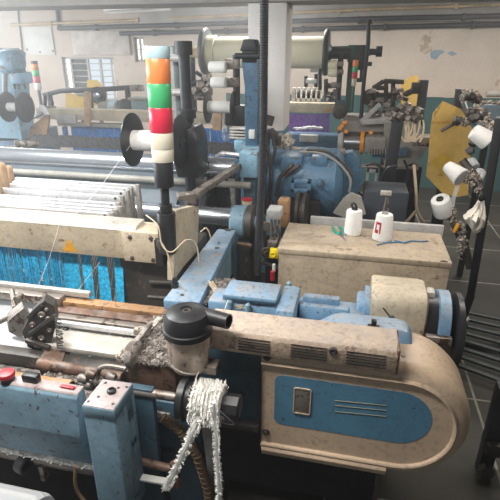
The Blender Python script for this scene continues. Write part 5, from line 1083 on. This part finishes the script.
# ================================================================== FLOOR ITEMS at right
def flr(u, v, z=0): return atZ(u, v, z)
t = thing('floor_pallet', 'grey slatted metal duckboard lying on floor beside the black wheel', 'duckboard', flr(487, 350)); 
x0, y0 = flr(462, 352).x, flr(480, 372).y; 
A = [flr(460, 316), flr(506, 328), flr(506, 395), flr(466, 372)]
for k in range(8):
    f = k/7; p, q = A[0].lerp(A[3], f), A[1].lerp(A[2], f); MB().bar(p+Vector((-.1, .02, .05)), q+Vector((.15, 0, .05)), .04, .02).build('slat', 'darkgreen', t)
MB().bar(flr(462, 345)+Vector((-.2, 0, .02)), flr(506, 352)+Vector((.2, 0, .02)), .04, .04).build('cross_bar', 'dark', t)
t = thing('floor_rag', 'crumpled white rag on the floor beyond the black wheel', 'rag', flr(458, 318, .1)); mb = MB()
for k in range(14): mb.blob(flr(random.uniform(453, 464), random.uniform(314, 322), .09), random.uniform(.02, .045), .35, 1, (1.2, 1, .6))
mb.build('rag_cloth', 'cloth', t)
t = thing('bolted_leg', 'dark jointed machine foot by the lower picture edge on right', 'machine foot', flr(487, 470)) 
t['label'] = 'dark bolted machine leg standing beyond the rounded cover end'
a = atY(500, 385, 2.1); b = atY(494, 470, 2.1)
MB().bx(a.x-.01, a.x+.06, 2.07, 2.14, 0, a.z, .006).build('upright', 'blackm', t)
a = atY(494, 444, 2.1); MB().bx(a.x-.05, a.x+.08, 2.04, 2.16, a.z-.04, a.z+.04, .012).build('joint_block', 'iron', t)
MB().lathe((a.x-.03, 2.05, a.z-.13), (0, -1, 0), [(0, .04), (.03, .04), (.035, .02)], 14).build('joint_bolt', 'iron', t)

# ================================================================== HAZE in the air of the hall (dust, also standing in for window glare)
hz = bpy.data.materials.new('dust_glare_haze'); hz.use_nodes = True; nt = hz.node_tree; nt.nodes.remove(nt.nodes['Principled BSDF'])
vs = nt.nodes.new('ShaderNodeVolumeScatter'); vs.inputs['Density'].default_value = .045; vs.inputs['Anisotropy'].default_value = .2; vs.inputs['Color'].default_value = (.97, .98, 1, 1)
gp = nt.nodes.new('ShaderNodeNewGeometry'); sp = nt.nodes.new('ShaderNodeSeparateXYZ'); nt.links.new(gp.outputs['Position'], sp.inputs[0])
def mr_(src, a, b, c, d):
    n = nt.nodes.new('ShaderNodeMapRange'); n.inputs[1].default_value = a; n.inputs[2].default_value = b; n.inputs[3].default_value = c; n.inputs[4].default_value = d; nt.links.new(src, n.inputs[0]); return n.outputs[0]
ml = nt.nodes.new('ShaderNodeMath'); ml.operation = 'MULTIPLY'; nt.links.new(mr_(sp.outputs[0], -3.2, .2, 1, .07), ml.inputs[0]); nt.links.new(mr_(sp.outputs[1], 1.0, 3.5, .05, 1), ml.inputs[1])  # density rises towards the back left to imitate veiling window glare
m3 = nt.nodes.new('ShaderNodeMath'); m3.operation = 'MULTIPLY_ADD'; m3.inputs[1].default_value = .075; m3.inputs[2].default_value = .004; nt.links.new(ml.outputs[0], m3.inputs[0]); nt.links.new(m3.outputs[0], vs.inputs['Density'])
nt.links.new(vs.outputs[0], nt.nodes['Material Output'].inputs['Volume'])
o = MB().bx(-8.6, 6.1, -3.4, WY+.6, -.4, 3.4, 0).build('haze', hz, kind='stuff'); o['label'] = 'thin dust haze in the hall air, also standing in for window glare'; o['category'] = 'haze'

# ================================================================== LIGHT
w = bpy.data.worlds.new('world'); SC.world = w; w.use_nodes = True
w.node_tree.nodes['Background'].inputs[0].default_value = (.86, .92, 1, 1); w.node_tree.nodes['Background'].inputs[1].default_value = .16
def area(name, loc, rot, sx, sy, power, col=(1, 1, 1)):
    l = bpy.data.lights.new(name, 'AREA'); l.shape = 'RECTANGLE'; l.size = sx; l.size_y = sy; l.energy = power; l.color = col
    o = bpy.data.objects.new(name, l); C.objects.link(o); o.location = loc; o.rotation_euler = rot; return o
area('window_daylight', (-7.6, 3.0, 1.9), (0, -pi/2+.0, 0), 1.5, 6.0, 300, (.92, .97, 1))
area('tube_fill_light', (-2.4, 2.2, 2.78), (0, 0, 0), 1.2, .25, 52, (.97, 1, 1))
area('tube_fill_light', (-1.2, 5.8, 2.78), (0, 0, 0), 1.2, .25, 42, (1, .98, .95))
area('tube_fill_light', (-5, 5.8, 2.78), (0, 0, 0), 1.2, .25, 26, (1, 1, 1))
area('tube_fill_light', (1.6, 5.8, 2.78), (0, 0, 0), 1.2, .25, 36, (1, .95, .88))
area('tube_fill_light', (-1.0, .9, 2.78), (0, 0, 0), 1.2, .25, 40, (1, .97, .93))  # unseen fill light, added to brighten the foreground
area('tube_fill_light', (.9, 2.6, 2.78), (0, 0, 0), 1.2, .25, 16, (1, .93, .84))  # unseen light added to lift the pillar and other front faces
SC.view_settings.view_transform = 'Standard'; SC.view_settings.look = 'None'; SC.view_settings.gamma = 1; SC.view_settings.use_curve_mapping = False
SC.view_settings.exposure = .82
SC.cycles.use_denoising = True; SC.cycles.max_bounces = 8
